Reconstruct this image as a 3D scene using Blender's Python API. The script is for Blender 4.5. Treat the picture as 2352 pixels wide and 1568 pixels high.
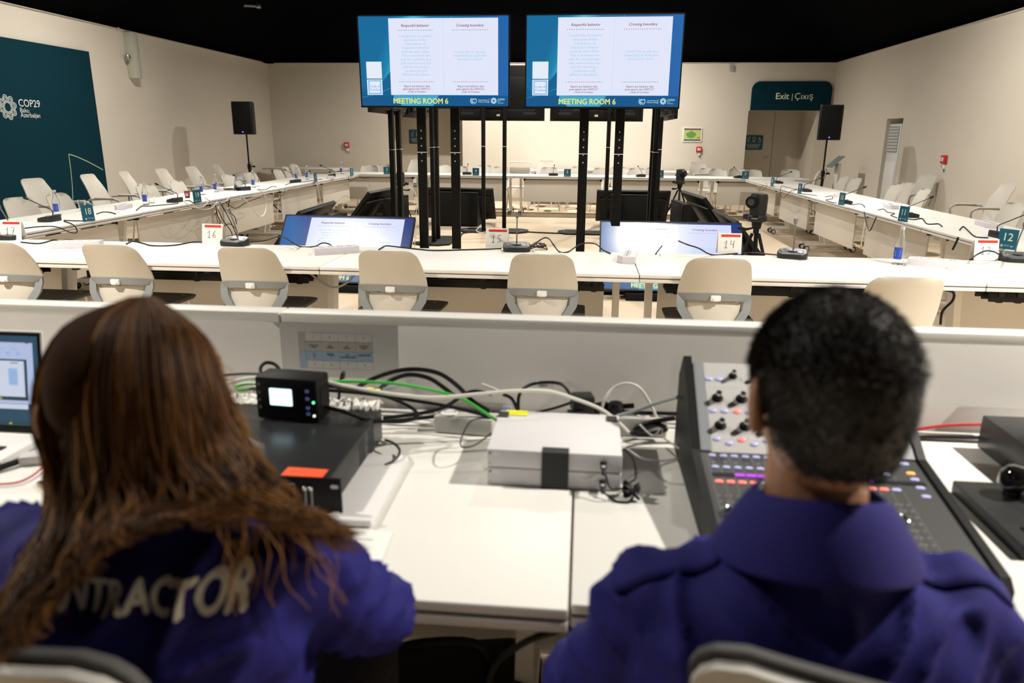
import bpy, bmesh, math, random
from mathutils import Vector, Matrix, noise, Euler
from mathutils.bvhtree import BVHTree
random.seed(7)
PI = math.pi
sc = bpy.context.scene
for o in list(bpy.data.objects): bpy.data.objects.remove(o)
COL = sc.collection

# ------------------------------------------------------------------ camera
F_PX, PITCH, YAW, ROLL, CAM_H = 1690.0, .27251, .0935, .0081, 1.46
cy_, sy_, cp_, sp_ = math.cos(YAW), math.sin(YAW), math.cos(PITCH), math.sin(PITCH)
FWD = Vector((-sy_*cp_, cy_*cp_, -sp_)); _r = Vector((cy_, sy_, 0)); _u = _r.cross(FWD)
RGT = _r*math.cos(ROLL) + _u*math.sin(ROLL); UPV = -_r*math.sin(ROLL) + _u*math.cos(ROLL)
CAM = Vector((0, 0, CAM_H))
cd = bpy.data.cameras.new('camera'); cam = bpy.data.objects.new('camera', cd); COL.objects.link(cam)
m = Matrix((RGT, UPV, -FWD)).transposed().to_4x4(); m.translation = CAM; cam.matrix_world = m
cd.sensor_width = 36; cd.lens = F_PX/2352*36; cd.clip_start = .05; cd.clip_end = 100
cd.dof.use_dof = True; cd.dof.focus_distance = 6.0; cd.dof.aperture_fstop = 3.2
sc.camera = cam
def ray(x, y): return FWD + RGT*((x-1176)/F_PX) - UPV*((y-784)/F_PX)
def aZ(x, y, z): d = ray(x, y); return CAM + d*((z-CAM.z)/d.z)
def aY(x, y, Y): d = ray(x, y); return CAM + d*(Y/d.y)
def aX(x, y, X): d = ray(x, y); return CAM + d*(X/d.x)
def aD(x, y, D): return CAM + ray(x, y)*D

# ------------------------------------------------------------------ world, lights, exposure
w = bpy.data.worlds.new('world'); sc.world = w; w.use_nodes = True
w.node_tree.nodes['Background'].inputs[0].default_value = (.9, .93, 1, 1); w.node_tree.nodes['Background'].inputs[1].default_value = .02
sc.view_settings.view_transform = 'Standard'; sc.view_settings.look = 'None'; sc.view_settings.gamma = 1; sc.view_settings.use_curve_mapping = False
sc.view_settings.exposure = 0.0
def lamp(x, y, z, power, size=.22, col=(1, .94, .845), aim=None, spread=180):
    l = bpy.data.lights.new('ceiling_lamp', 'AREA'); l.shape = 'DISK'; l.size = size; l.energy = power; l.color = col; l.spread = math.radians(spread)
    o = bpy.data.objects.new('ceiling_lamp', l); COL.objects.link(o); o.location = (x, y, z)
    if aim: o.rotation_euler = (Vector(aim)-Vector((x, y, z))).to_track_quat('-Z', 'Y').to_euler()
    return o
LP = 150; SP = 130
lamp(3.3, 1.7, 4.25, LP*2.15, spread=SP); lamp(-3.9, 1.8, 4.25, LP*1.5, spread=SP)
lamp(.85, 5.8, 4.35, LP*.45, spread=SP); lamp(-3.7, 5.3, 4.35, LP*.5, spread=SP)
lamp(3.0, 9.2, 4.3, LP*1.0, spread=150); lamp(-4.9, 9.4, 4.3, LP*1.1, spread=150)
lamp(-.6, 9.8, 4.6, LP*.7, spread=SP); lamp(-2.0, 15.3, 4.2, LP*1.15, .14, spread=150); lamp(1.0, 15.3, 4.2, LP*1.0, .14, spread=150)

# ------------------------------------------------------------------ materials
MATS = {}
def srgb(c): return tuple(((v/255)/12.92 if v/255 <= .04045 else ((v/255+.055)/1.055)**2.4) for v in c)
def mat(name, col, rough=.5, metal=0, spec=.5, bump=0, bscale=200, var=0, vscale=3, emit=None, estr=1, trans=0, coat=0, alpha=1, ior=1.45, sheen=0):
    if name in MATS: return MATS[name]
    M = bpy.data.materials.new(name); M.use_nodes = True; nt = M.node_tree; b = nt.nodes['Principled BSDF']
    c = (*col, 1); b.inputs['Base Color'].default_value = c
    b.inputs['Roughness'].default_value = rough; b.inputs['Metallic'].default_value = metal
    b.inputs['Specular IOR Level'].default_value = spec; b.inputs['Transmission Weight'].default_value = trans
    b.inputs['Coat Weight'].default_value = coat; b.inputs['IOR'].default_value = ior; b.inputs['Alpha'].default_value = alpha
    b.inputs['Sheen Weight'].default_value = sheen
    if emit: b.inputs['Emission Color'].default_value = (*emit, 1); b.inputs['Emission Strength'].default_value = estr
    if bump or var:
        tc = nt.nodes.new('ShaderNodeTexCoord')
    if bump:
        n = nt.nodes.new('ShaderNodeTexNoise'); n.inputs['Scale'].default_value = bscale; n.inputs['Detail'].default_value = 4
        bp = nt.nodes.new('ShaderNodeBump'); bp.inputs['Strength'].default_value = bump; bp.inputs['Distance'].default_value = .002
        nt.links.new(tc.outputs['Object'], n.inputs['Vector']); nt.links.new(n.outputs['Fac'], bp.inputs['Height']); nt.links.new(bp.outputs['Normal'], b.inputs['Normal'])
    if var:
        n = nt.nodes.new('ShaderNodeTexNoise'); n.inputs['Scale'].default_value = vscale; n.inputs['Detail'].default_value = 5
        r = nt.nodes.new('ShaderNodeValToRGB')
        r.color_ramp.elements[0].position = .3; r.color_ramp.elements[1].position = .7
        r.color_ramp.elements[0].color = tuple(v*(1-var) for v in col)+(1,); r.color_ramp.elements[1].color = tuple(min(1, v*(1+var)) for v in col)+(1,)
        nt.links.new(tc.outputs['Object'], n.inputs['Vector']); nt.links.new(n.outputs['Fac'], r.inputs['Fac']); nt.links.new(r.outputs['Color'], b.inputs['Base Color'])
    MATS[name] = M; return M
def em(name, rgb, s=1.0):
    c = srgb(rgb); return mat(name, (0, 0, 0), .35, emit=c, estr=s, spec=.25)
m_wall = mat('wall_cloth', (.70, .645, .56), .85, bump=.25, bscale=260, var=.02, vscale=1.2)
m_ceil = mat('black_drape', (.002, .0022, .003), .95, var=.3, vscale=.7, spec=.03)
m_floor = mat('beige_carpet', (.60, .49, .36), .95, bump=.7, bscale=420, var=.05, vscale=2.5)
m_top = mat('white_laminate', (.80, .785, .74), .38, bump=.05, bscale=300)
m_edge = mat('white_edging', (.74, .72, .69), .5)
m_seam = mat('dark_seam', (.06, .055, .06), .6)
m_leg = mat('white_powdercoat', (.74, .71, .65), .45, bump=.05)
m_panel = mat('grey_white_panel', (.70, .665, .60), .6, bump=.05)
m_blk = mat('black_plastic', (.006, .006, .0065), .5, spec=.3)
m_blkm = mat('black_powdercoat', (.005, .005, .005), .6, bump=.1, spec=.22)
m_dkg = mat('dark_grey_plastic', (.022, .023, .024), .45, spec=.35)
m_grey = mat('grey_plastic', (.36, .38, .39), .45)
m_lgrey = mat('light_grey_plastic', (.55, .54, .52), .5)
m_shell = mat('white_chair_shell', (.58, .55, .49), .45)
m_seat = mat('charcoal_fabric', (.10, .10, .095), .9, bump=.4, bscale=700)
m_white = mat('white_plastic', (.82, .80, .79), .4)
m_teal = mat('teal_print', srgb((18, 74, 96)), .5)
m_tealb = mat('teal_card', srgb((22, 96, 122)), .5)
m_banner = mat('banner_fabric', (.0035, .031, .048), .85, spec=.1, bump=.15, bscale=350)
m_cream = mat('cream_print', (.72, .80, .62), .6)
m_lprint = mat('pale_print', (.66, .72, .72), .6)
m_gold = mat('sage_line_print', (.38, .48, .32), .6)
m_red = mat('red_plastic', (.55, .03, .02), .4)
m_redp = mat('red_print', (.75, .03, .015), .5)
m_paper = mat('white_paper', (.86, .85, .80), .7)
m_ink = mat('pen_ink', (.06, .06, .07), .6)
m_chrome = mat('chrome', (.75, .75, .75), .18, metal=1)
m_steel = mat('brushed_steel', (.45, .45, .46), .35, metal=1)
m_cable = mat('black_cable', (.008, .008, .008), .45, spec=.35)
m_wcable = mat('white_cable', (.75, .73, .66), .45)
m_gcable = mat('green_cable', (.05, .48, .06), .4)
m_rcable = mat('red_cable', (.50, .03, .03), .4)
m_scable = mat('silver_cable', (.40, .45, .46), .3)
m_blueled = mat('blue_led', (.01, .01, .1), .4, emit=(.1, .1, 1), estr=3)
m_wave = None

# ------------------------------------------------------------------ mesh helpers
def new(): return bmesh.new()
def xf(vs, M):
    for v in vs: v.co = M @ v.co
def box(bm, c, s, rz=0, rx=0, ry=0, bev=0, seg=2):
    r = bmesh.ops.create_cube(bm, size=1); vs = r['verts']
    for v in vs: v.co = Vector((v.co.x*s[0], v.co.y*s[1], v.co.z*s[2]))
    if bev:
        es = list({e for v in vs for e in v.link_edges})
        r2 = bmesh.ops.bevel(bm, geom=es, offset=bev, segments=seg, profile=.5, affect='EDGES')
        vs = list({v for f in r2['faces'] for v in f.verts} | {v for v in vs if v.is_valid})
    xf(vs, Matrix.Translation(Vector(c)) @ Euler((rx, ry, rz)).to_matrix().to_4x4()); return vs
def frame_of(d):
    d = Vector(d).normalized(); a = Vector((0, 0, 1)) if abs(d.z) < .9 else Vector((1, 0, 0))
    x = d.cross(a).normalized(); return x, d.cross(x).normalized()
def loft(bm, rings, cap=True, closed=True):
    R = [[bm.verts.new(p) for p in r] for r in rings]; n = len(R[0])
    for i in range(len(R)-1):
        for j in range(n if closed else n-1):
            k = (j+1) % n
            try: bm.faces.new((R[i][j], R[i][k], R[i+1][k], R[i+1][j]))
            except ValueError: pass
    if cap and closed:
        bm.faces.new(R[0][::-1]); bm.faces.new(R[-1])
    return R
def cyl(bm, p0, p1, r0, r1=None, n=12, cap=True):
    p0, p1 = Vector(p0), Vector(p1); r1 = r0 if r1 is None else r1; x, y = frame_of(p1-p0)
    loft(bm, [[p + (x*math.cos(a)+y*math.sin(a))*r for a in [2*PI*k/n for k in range(n)]] for p, r in ((p0, r0), (p1, r1))], cap)
def tube(bm, pts, r, n=8, cap=True):
    pts = [Vector(p) for p in pts]; rings = []; x = None
    for i, p in enumerate(pts):
        d = (pts[min(i+1, len(pts)-1)]-pts[max(i-1, 0)])
        if d.length < 1e-9: d = Vector((0, 0, 1))
        d.normalize()
        if x is None: x, y = frame_of(d)
        else:
            x = x - d*x.dot(d)
            if x.length < 1e-6: x, y = frame_of(d)
            x.normalize(); y = d.cross(x)
        rr = r[i] if isinstance(r, (list, tuple)) else r
        rings.append([p + (x*math.cos(2*PI*k/n)+y*math.sin(2*PI*k/n))*rr for k in range(n)])
    loft(bm, rings, cap)
def spline(pts, k=8):
    P = [Vector(p) for p in pts]; P = [P[0]*2-P[1]]+P+[P[-1]*2-P[-2]]; out = []
    for i in range(1, len(P)-2):
        for j in range(k):
            t = j/k; a, b, c, d = P[i-1], P[i], P[i+1], P[i+2]
            out.append(.5*((2*b)+(c-a)*t+(2*a-5*b+4*c-d)*t*t+(3*b-a-3*c+d)*t**3))
    out.append(P[-2]); return out
def lathe(bm, prof, n=20, c=(0, 0, 0)):
    c = Vector(c); loft(bm, [[c+Vector((r*math.cos(2*PI*k/n), r*math.sin(2*PI*k/n), z)) for k in range(n)] for r, z in prof])
def prism(bm, poly, y0, y1, M=None):
    """poly in XZ, extruded along Y"""
    a = [Vector((x, y0, z)) for x, z in poly]; b = [Vector((x, y1, z)) for x, z in poly]
    if M: a = [M @ v for v in a]; b = [M @ v for v in b]
    loft(bm, [a, b])
def rrect(w, h, r, n=5, cx=0, cz=0):
    o = []
    for sx, sz, a0 in ((1, 1, 0), (-1, 1, PI/2), (-1, -1, PI), (1, -1, 3*PI/2)):
        for i in range(n+1):
            a = a0+PI/2*i/n; o.append((cx+sx*(w/2-r)+r*math.cos(a), cz+sz*(h/2-r)+r*math.sin(a)))
    return o
def obj(name, bm, m_, parent=None, smooth=True, kind=None, label=None, ang=38):
    bmesh.ops.recalc_face_normals(bm, faces=bm.faces)
    me = bpy.data.meshes.new(name); bm.to_mesh(me); bm.free(); me.materials.append(m_)
    if smooth:
        me.polygons.foreach_set('use_smooth', [True]*len(me.polygons)); me.set_sharp_from_angle(angle=math.radians(ang))
    o = bpy.data.objects.new(name, me); COL.objects.link(o)
    if parent: o.parent = parent
    if kind: o['kind'] = kind
    if label: o['label'] = label
    return o
def tag(o, label, cat, group=None):
    o['label'] = label; o['category'] = cat
    if group: o['group'] = group
    return o
def thing(name, label, cat, loc=(0, 0, 0), rz=0, group=None):
    o = bpy.data.objects.new(name, None); COL.objects.link(o); o.empty_display_size = .05
    o.location = loc; o.rotation_euler = (0, 0, rz); return tag(o, label, cat, group)
def dup(root, loc, rz, label=None, group=None):
    def cp(o, par):
        c = o.copy(); COL.objects.link(c)
        if par: c.parent = par
        for ch in o.children: cp(ch, c)
        return c
    r = cp(root, None); r.location = loc; r.rotation_euler = (0, 0, rz)
    if label: r['label'] = label
    if group: r['group'] = group
    return r
def struct(name, bm, m_, parent=None, **k):
    return obj(name, bm, m_, parent, kind=None if parent else 'structure', **k)
class Proto:
    """first call places the built thing itself, later calls copy it"""
    def __init__(s, make): s.make = make; s.o = None
    def __call__(s, label, loc, rz=0, group=None):
        if s.o is None: s.o = s.make(); o = s.o; o.location = loc; o.rotation_euler = (0, 0, rz)
        else: return dup(s.o, loc, rz, label, group)
        o['label'] = label
        if group: o['group'] = group
        return o
def text(bm, s, size, M, align='CENTER', bold=0, shear=0, ext=0, sub=0, sx=1, space=1):
    """flat lettering in local XZ plane readable from -Y, baseline at origin of M"""
    cu = bpy.data.curves.new('t', 'FONT'); cu.body = s; cu.size = size; cu.align_x = align; cu.shear = shear; cu.extrude = ext
    cu.resolution_u = 3; cu.space_character = space
    o = bpy.data.objects.new('t', cu); me = o.to_mesh()
    b2 = bmesh.new(); b2.from_mesh(me); o.to_mesh_clear()
    if sub: 
        bmesh.ops.triangulate(b2, faces=b2.faces)
        for _ in range(sub):
            es = [e for e in b2.edges if e.calc_length() > size*.12]
            bmesh.ops.subdivide_edges(b2, edges=es, cuts=1)
            bmesh.ops.triangulate(b2, faces=[f for f in b2.faces if len(f.verts) > 3])
    R = Matrix(((sx, 0, 0, 0), (0, 0, 1, 0), (0, 1, 0, 0), (0, 0, 0, 1)))
    T = M @ R
    for kk, (dx, dy) in enumerate(((0, 0), (1, 0), (-1, 0), (0, .7), (0, -.7)) if bold else ((0, 0),)):
        d = Vector((dx, dy, 0))*bold*size+Vector((0, 0, -.00025*kk))
        mp = {v.index: bm.verts.new(T @ (v.co+d)) for v in b2.verts}
        for f in b2.faces:
            try: bm.faces.new([mp[v.index] for v in f.verts])
            except ValueError: pass
    b2.free(); bpy.data.objects.remove(o); bpy.data.curves.remove(cu)
def tr(x, y, z): return Matrix.Translation((x, y, z))
def quad(bm, x0, x1, z0, z1, y=0, M=None):
    vs = [Vector((x0, y, z0)), Vector((x1, y, z0)), Vector((x1, y, z1)), Vector((x0, y, z1))]
    if M: vs = [M @ v for v in vs]
    bm.faces.new([bm.verts.new(v) for v in vs])
def line(bm, pts, wd, y=0, closed=False):
    """thin flat ribbon in XZ plane"""
    P = [Vector((p[0], 0, p[1])) for p in pts]; n = len(P); L = []
    for i in range(n):
        a = P[(i-1) % n] if closed or i else P[i]; b = P[(i+1) % n] if closed or i < n-1 else P[i]
        d = (b-a).normalized() if (b-a).length else Vector((1, 0, 0)); q = Vector((-d.z, 0, d.x))*wd/2
        L.append((bm.verts.new(P[i]+q+Vector((0, y, 0))), bm.verts.new(P[i]-q+Vector((0, y, 0)))))
    for i in range(n if closed else n-1):
        a, b = L[i], L[(i+1) % n]
        try: bm.faces.new((a[0], a[1], b[1], b[0]))
        except ValueError: pass

# ------------------------------------------------------------------ room shell
YF, XL, XR, WH, YB = 17.3, -7.3, 5.3, 3.02, -7.0
XC = (XL+XR)/2
bm = new(); box(bm, (XC, (YF+YB)/2, -.05), (XR-XL+2, YF-YB+3, .1)); struct('floor', bm, m_floor, smooth=False)
# dark tented ceiling: rises from the wall tops to a ridge
bm = new(); nx, ny = 28, 30
def cz(x, y):
    u = min((x-XL+.2), (XR+.2-x), (YF+.2-y)*1.0, (y-YB+.2)*1.0); u = max(u, 0)
    return WH+.01+min(2.2, u*.75)+.04*math.sin(x*2.3+y*.4)*min(1, u)+.03*math.sin(y*1.7)*min(1, u)
G = [[bm.verts.new((XL-.2+(XR-XL+.4)*i/nx, YB-.2+(YF-YB+.4)*j/ny, cz(XL-.2+(XR-XL+.4)*i/nx, YB-.2+(YF-YB+.4)*j/ny))) for j in range(ny+1)] for i in range(nx+1)]
for i in range(nx):
    for j in range(ny): bm.faces.new((G[i][j], G[i][j+1], G[i+1][j+1], G[i+1][j]))
o = struct('ceiling', bm, m_ceil); o.modifiers.new('s', 'SOLIDIFY').thickness = .03
# side walls
bm = new(); box(bm, (XL-.1, (YF+YB)/2, WH/2), (.2, YF-YB+.1, WH)); struct('wall_left', bm, m_wall, smooth=False)
NY0, NY1, NZ = 13.45, 14.15, 1.80     # niche of the air conditioner in the right wall
bm = new()
box(bm, (XR+.3, (YB+NY0)/2, WH/2), (.6, NY0-YB, WH)); box(bm, (XR+.3, (NY1+YF+.1)/2, WH/2), (.6, YF+.1-NY1, WH))
box(bm, (XR+.3, (NY0+NY1)/2, (NZ+WH)/2), (.6, NY1-NY0, WH-NZ)); box(bm, (XR+.55, (NY0+NY1)/2, NZ/2), (.1, NY1-NY0, NZ))
struct('wall_right', bm, m_wall, smooth=False)
bm = new(); box(bm, (XC, YB-.1, WH/2), (XR-XL, .2, WH)); struct('wall_near', bm, m_wall, smooth=False)
# far wall with two door recesses
D1 = (-4.52, -2.80); D2 = (3.54, 5.0); DZ = 2.03; DY = 18.25
bm = new()
for a, b in ((XL, D1[0]), (D1[1], D2[0]), (D2[1], XR)): box(bm, ((a+b)/2, YF+.06, WH/2), (b-a, .12, WH))
for a, b in (D1, D2):
    box(bm, ((a+b)/2, YF+.06, (DZ+WH)/2), (b-a, .12, WH-DZ))
    for x in (a-.05, b+.05): box(bm, (x, (YF+.12+DY)/2, 1.2), (.1, DY-YF-.12, 2.4))
    box(bm, ((a+b)/2, (YF+.12+DY)/2, 2.35), (b-a+.2, DY-YF-.12, .1)); box(bm, ((a+b)/2, DY+.06, 1.2), (b-a+.2, .12, 2.4))
struct('wall_far', bm, m_wall, smooth=False)
m_door = mat('door_paint', (.55, .50, .42), .6, bump=.05)
for k, (a, b) in enumerate((D1, D2)):
    split = a+.52*(b-a) if k == 0 else aY(1773, 340, DY-.05).x
    d = bpy.data.objects.new('door_%d' % (k+1), None); COL.objects.link(d); d['kind'] = 'structure'; d.location = ((a+b)/2, DY, 0)
    for x0, x1 in ((a+.06, split-.004), (split+.004, min(b-.06, split+.9))):
        bm = new(); box(bm, ((x0+x1)/2-(a+b)/2, -.03, 1.03), (x1-x0, .045, 2.04), bev=.004); l = obj('door_leaf', bm, m_door, d)
        if x1 < split:
            bm = new(); hx = split-.07-(a+b)/2
            cyl(bm, (hx, -.05, 1.02), (hx, -.11, 1.02), .011); cyl(bm, (hx, -.1, 1.02), (hx-.12, -.1, 1.02), .010); cyl(bm, (hx, -.052, 1.02), (hx, -.06, 1.02), .026)
            cyl(bm, (hx, -.052, .90), (hx, -.062, .90), .022); obj('door_handle', bm, m_steel, l)
    bm = new()
    for x in (a+.03, b-.03): box(bm, (x-(a+b)/2, -.03, 1.04), (.06, .06, 2.08))
    box(bm, (0, -.03, 2.10), (b-a, .06, .06)); obj('door_frame', bm, m_door, d, smooth=False)
# carpet edge strips / low platform joints seen as tonal bands on the floor
m_rim = mat('wall_head_trim', (.5, .47, .42), .6)
for nm, c, s in (('trim_1', (XL+.012, (YF+YB)/2, WH-.006), (.024, YF-YB, .012)), ('trim_2', (XR-.012, (YF+YB)/2, WH-.006), (.024, YF-YB, .012)), ('trim_3', (XC, YF-.012, WH-.006), (XR-XL-.05, .024, .012))):
    bm = new(); box(bm, c, s); struct(nm, bm, m_rim, smooth=False)
m_skirt = mat('skirting', (.55, .49, .40), .7)
for nm, c, s in (('baseboard_left', (XL+.006, (YF+YB)/2, .04), (.012, YF-YB, .08)), ('baseboard_right', (XR-.006, (YB+NY0)/2, .04), (.012, NY0-YB, .08)), ('baseboard_far', ((D1[1]+D2[0])/2, YF-.006, .04), (D2[0]-D1[1], .012, .08))):
    bm = new(); box(bm, c, s); struct(nm, bm, m_skirt, smooth=False)

# ------------------------------------------------------------------ flat marks
def lotus(bm, cx, cz_, R, wd, y=0):
    """ring of spiral-lined petals"""
    for k in range(8):
        a = 2*PI*k/8+.2; ca, sa = math.cos(a), math.sin(a)
        def pt(u, v, s):   # u radial, v tangential
            rr = R*(.66+u*s); tt = R*v*s
            return (cx+ca*rr-sa*tt, cz_+sa*rr+ca*tt)
        for s in (1, .68, .36):
            pts = []
            for i in range(17):
                t = 2*PI*i/16; rad = .29 + (.10*max(0, math.cos(t))**4)
                pts.append((cx+ca*(R*(.64+rad*s*math.cos(t)))-sa*R*rad*s*math.sin(t), cz_+sa*(R*(.64+rad*s*math.cos(t)))+ca*R*rad*s*math.sin(t)))
            line(bm, pts, wd, y)
def globe_mark(bm, cx, cz_, R, wd, y=0):
    line(bm, [(cx+R*.45*math.cos(a), cz_+R*.45*math.sin(a)) for a in [.7+(2*PI-1.4)*i/16 for i in range(17)]], wd*1.6, y)
    line(bm, [(cx+R*.68*math.cos(a), cz_+R*.68*math.sin(a)) for a in [.5+(2*PI-1.6)*i/16 for i in range(17)]], wd, y)
    for s in (-1, 1):
        line(bm, [(cx+s*R*math.cos(a), cz_+R*math.sin(a)) for a in [-1.4+2.3*i/12 for i in range(13)]], wd*1.8, y)

# ------------------------------------------------------------------ banner, signs and wall equipment
p0 = aX(243, 455, XL); p1 = aX(193, 120, XL)
t = thing('banner_panel', 'large dark teal banner panel on the left wall with lotus emblem', 'banner', (XL+.004, 8.0, 0), -PI/2+PI)
# local frame: x along wall, facing the room
t.rotation_euler = (0, 0, PI/2)         # local -Y points to +X
Yn, Yf_, Zt = 5.6, (p0.y+p1.y)/2, p1.z
bm = new(); box(bm, ((Yn+Yf_)/2-8.0, -.03, (Zt+.02)/2), (Yf_-Yn, .06, Zt)); obj('panel_body', bm, m_banner, t, smooth=False)
def wl(px, py): p = aX(px, py, XL+.062); return p.y-8.0, p.z
cxl, czl = wl(17, 246); R_ = .15
bm = new(); lotus(bm, cxl, czl, R_, .007, -.064); obj('lotus_emblem', bm, m_lprint, t, smooth=False)
x1, z1 = wl(42, 244); bm = new()
text(bm, 'COP29', .130, tr(x1, -.064, z1), 'LEFT', bold=.006)
x2, z2 = wl(45, 256); text(bm, 'Baku', .084, tr(x2, -.064, z2-.01), 'LEFT')
x3, z3 = wl(47, 267); text(bm, 'Azerbaijan', .084, tr(x3, -.064, z3-.01), 'LEFT'); obj('banner_text', bm, m_lprint, t, smooth=False)
bm = new(); A = wl(157, 354); B = wl(236, 390); Cc = wl(152, 450)
line(bm, [(A[0]+(B[0]-A[0])*i/10, A[1]+(B[1]-A[1])*(i/10)**1.25) for i in range(11)], .014, -.063)
line(bm, [(A[0]+(Cc[0]-A[0])*(i/10)**2.2, A[1]+(0.1-A[1])*i/10) for i in range(11)], .014, -.063); obj('banner_outline', bm, m_gold, t, smooth=False)

q = aY(1816, 228, YF)
t = thing('exit_sign_header', 'dark teal header over right doorway reading Exit and Çıxış', 'sign', (q.x, YF, 2.035))
sw = 1.68
def hpoly(w_, h_, r):
    return [(-w_/2, 0), (w_/2, 0)]+[(w_/2-r+r*math.cos(a), h_-r+r*math.sin(a)) for a in [PI/2*i/6 for i in range(7)]]+[(-w_/2+r-r*math.sin(a), h_-r+r*math.cos(a)) for a in [PI/2*i/6 for i in range(7)]]
bm = new(); prism(bm, hpoly(sw, .60, .17), -.05, 0); obj('header_board', bm, m_banner, t)
bm = new(); text(bm, 'Exit', .185, tr(-.34, -.052, .235), 'LEFT', bold=.018); text(bm, '|', .16, tr(-.005, -.052, .24), 'LEFT'); text(bm, 'Çıxış', .185, tr(.06, -.052, .235), 'LEFT'); obj('header_text', bm, m_cream, t, smooth=False)
t = thing('exit_sign_header', 'dark teal header over the left doorway, mostly behind the hanging screen', 'sign', ((D1[0]+D1[1])/2, YF, 2.035))
bm = new(); prism(bm, hpoly(1.86, .60, .17), -.05, 0); obj('header_board', bm, m_banner, t)
bm = new(); text(bm, 'Exit', .185, tr(-.34, -.052, .235), 'LEFT', bold=.018); text(bm, '|', .16, tr(-.005, -.052, .24), 'LEFT'); text(bm, 'Çıxış', .185, tr(.06, -.052, .235), 'LEFT'); obj('header_text', bm, m_cream, t, smooth=False)
for k, (px, py) in enumerate(((959, 314), (1731, 327))):
    q = aY(px, py, DY-.06)
    t = thing('door_notice', ('teal notice with white pictograms on the left recessed door', 'teal notice with white pictograms on the right recessed door')[k], 'sign', (q.x, DY-.056, q.z))
    bm = new(); prism(bm, rrect(.42, .33, .03), -.008, 0); obj('notice_board', bm, m_teal, t)
    bm = new()
    line(bm, [(-.15, .05), (-.10, .05), (-.10, .10), (-.14, .10), (-.14, .05)], .008, -.010); line(bm, [(-.12, .10), (-.08, .13)], .008, -.010)
    line(bm, rrect(.05, .08, .01, 3, 0, .08), .008, -.010, True); line(bm, [(.11, .04), (.12, .09), (.15, .07), (.16, .03)], .010, -.010); line(bm, [(.12, .09), (.12, .11)], .02, -.010)
    for i, x in enumerate((-.12, 0, .13)): quad(bm, x-.035, x+.035, .012, .020, -.010)
    for i in range(4): quad(bm, -.16+.01*i, .16-.015*i, -.045-.026*i, -.038-.026*i, -.010)
    obj('notice_print', bm, m_lprint, t, smooth=False)
q = aY(1590, 309, YF)
t = thing('evacuation_map', 'framed green evacuation map on the far wall', 'map', (q.x, YF, q.z))
bm = new(); prism(bm, rrect(.42, .31, .012), -.02, 0); obj('map_frame', bm, m_white, t)
bm = new(); quad(bm, -.185, .185, -.13, .13, -.022); obj('map_sheet', bm, mat('map_sheet', srgb((190, 205, 130)), .4), t)
bm = new(); quad(bm, -.185, .185, .10, .13, -.0235); quad(bm, -.185, .185, -.13, -.105, -.0235); obj('map_band', bm, m_teal, t)
bm = new(); prism(bm, [(-.03+.11*math.cos(a)*(1+.1*math.sin(5*a)), .0+.07*math.sin(a)*(1+.12*math.cos(4*a))) for a in [2*PI*i/24 for i in range(24)]], -.025, -.022); obj('map_area', bm, mat('map_green', srgb((95, 165, 80)), .5), t)
bm = new(); line(bm, [(-.13, .0), (-.10, .01), (-.04, -.01), (.02, .01), (.07, 0)], .007, -.0262); quad(bm, .11, .16, -.06, -.05, -.0262); quad(bm, .11, .15, -.08, -.07, -.0262); text(bm, 'EVACUATION PLAN', .028, tr(0, -.0262, .106)); obj('map_print', bm, m_redp, t)
def callpoint(px, py, wall, lab):
    if wall == 'far': q = aY(px, py, YF); rz = 0
    else: q = aX(px, py, XR); rz = -PI/2
    t = thing('fire_call_point', lab, 'fire alarm', q, rz)
    bm = new(); box(bm, (0, -.025, 0), (.12, .05, .12), bev=.008); obj('call_box', bm, m_red, t)
    bm = new(); box(bm, (0, -.052, -.0), (.07, .006, .05), bev=.002); obj('call_plate', bm, m_white, t)
    bm = new(); line(bm, [(-.015, 0), (.015, 0)], .008, -.056); line(bm, [(0, -.015), (0, .015)], .008, -.056); cyl(bm, (0, -.055, 0), (0, -.057, 0), .006); obj('call_mark', bm, m_red, t)
    bm = new(); box(bm, (.01, -.015, -.10), (.05, .03, .075), bev=.006); obj('sounder', bm, m_white, t)
    bm = new(); tube(bm, spline([(.01, -.02, -.14), (.03, -.02, -.16), (.05, -.02, -.15), (.045, -.02, -.19)], 5), .004, 6); obj('loose_lead', bm, m_cable, t)
callpoint(797, 333, 'far', 'red fire alarm call point on the far wall, left of the left doorway')
callpoint(1605, 343, 'far', 'red fire alarm call point on the far wall under the evacuation map')
callpoint(2172, 366, 'right', 'red fire alarm call point on the right wall')
q = aY(1679, 155, YF)
t = thing('wall_grille', 'small grey square box high on the far wall near the exit header', 'vent', (q.x, YF, q.z))
bm = new(); box(bm, (0, -.03, 0), (.10, .06, .12), bev=.006); obj('grille_body', bm, m_lgrey, t)
bm = new()
for i in range(4): box(bm, (0, -.063, -.036+.024*i), (.08, .006, .012))
obj('grille_slat', bm, m_grey, t, smooth=False)
qa, qb = aX(306, 75, XL+.12), aX(318, 180, XL+.12)
t = thing('wall_duct_box', 'tall pale grey box high on the left wall right of the banner', 'cable duct', (XL, qa.y, qb.z), PI/2)
hh = qa.z-qb.z
bm = new(); box(bm, (0, -.07, hh/2), (.17, .14, hh), bev=.006); obj('duct_body', bm, mat('pale_green_grey', (.52, .53, .45), .5), t)
bm = new(); box(bm, (.03, -.143, hh/2), (.012, .006, hh-.02)); obj('duct_seam', bm, m_grey, t)
bm = new(); cyl(bm, (-.08, -.07, .30), (-.13, -.07, .30), .02); lathe(bm, [(.001, -.05), (.035, -.04), (.045, 0), (.035, .04), (.001, .05)], 14, (-.15, -.07, .30)); obj('sensor', bm, m_steel, t)
bm = new(); tube(bm, spline([(-.02, -.03, hh), (-.12, -.02, hh+.02), (-.22, -.01, hh+.05)], 6), .006, 6); obj('duct_lead', bm, m_wcable, t)
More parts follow.
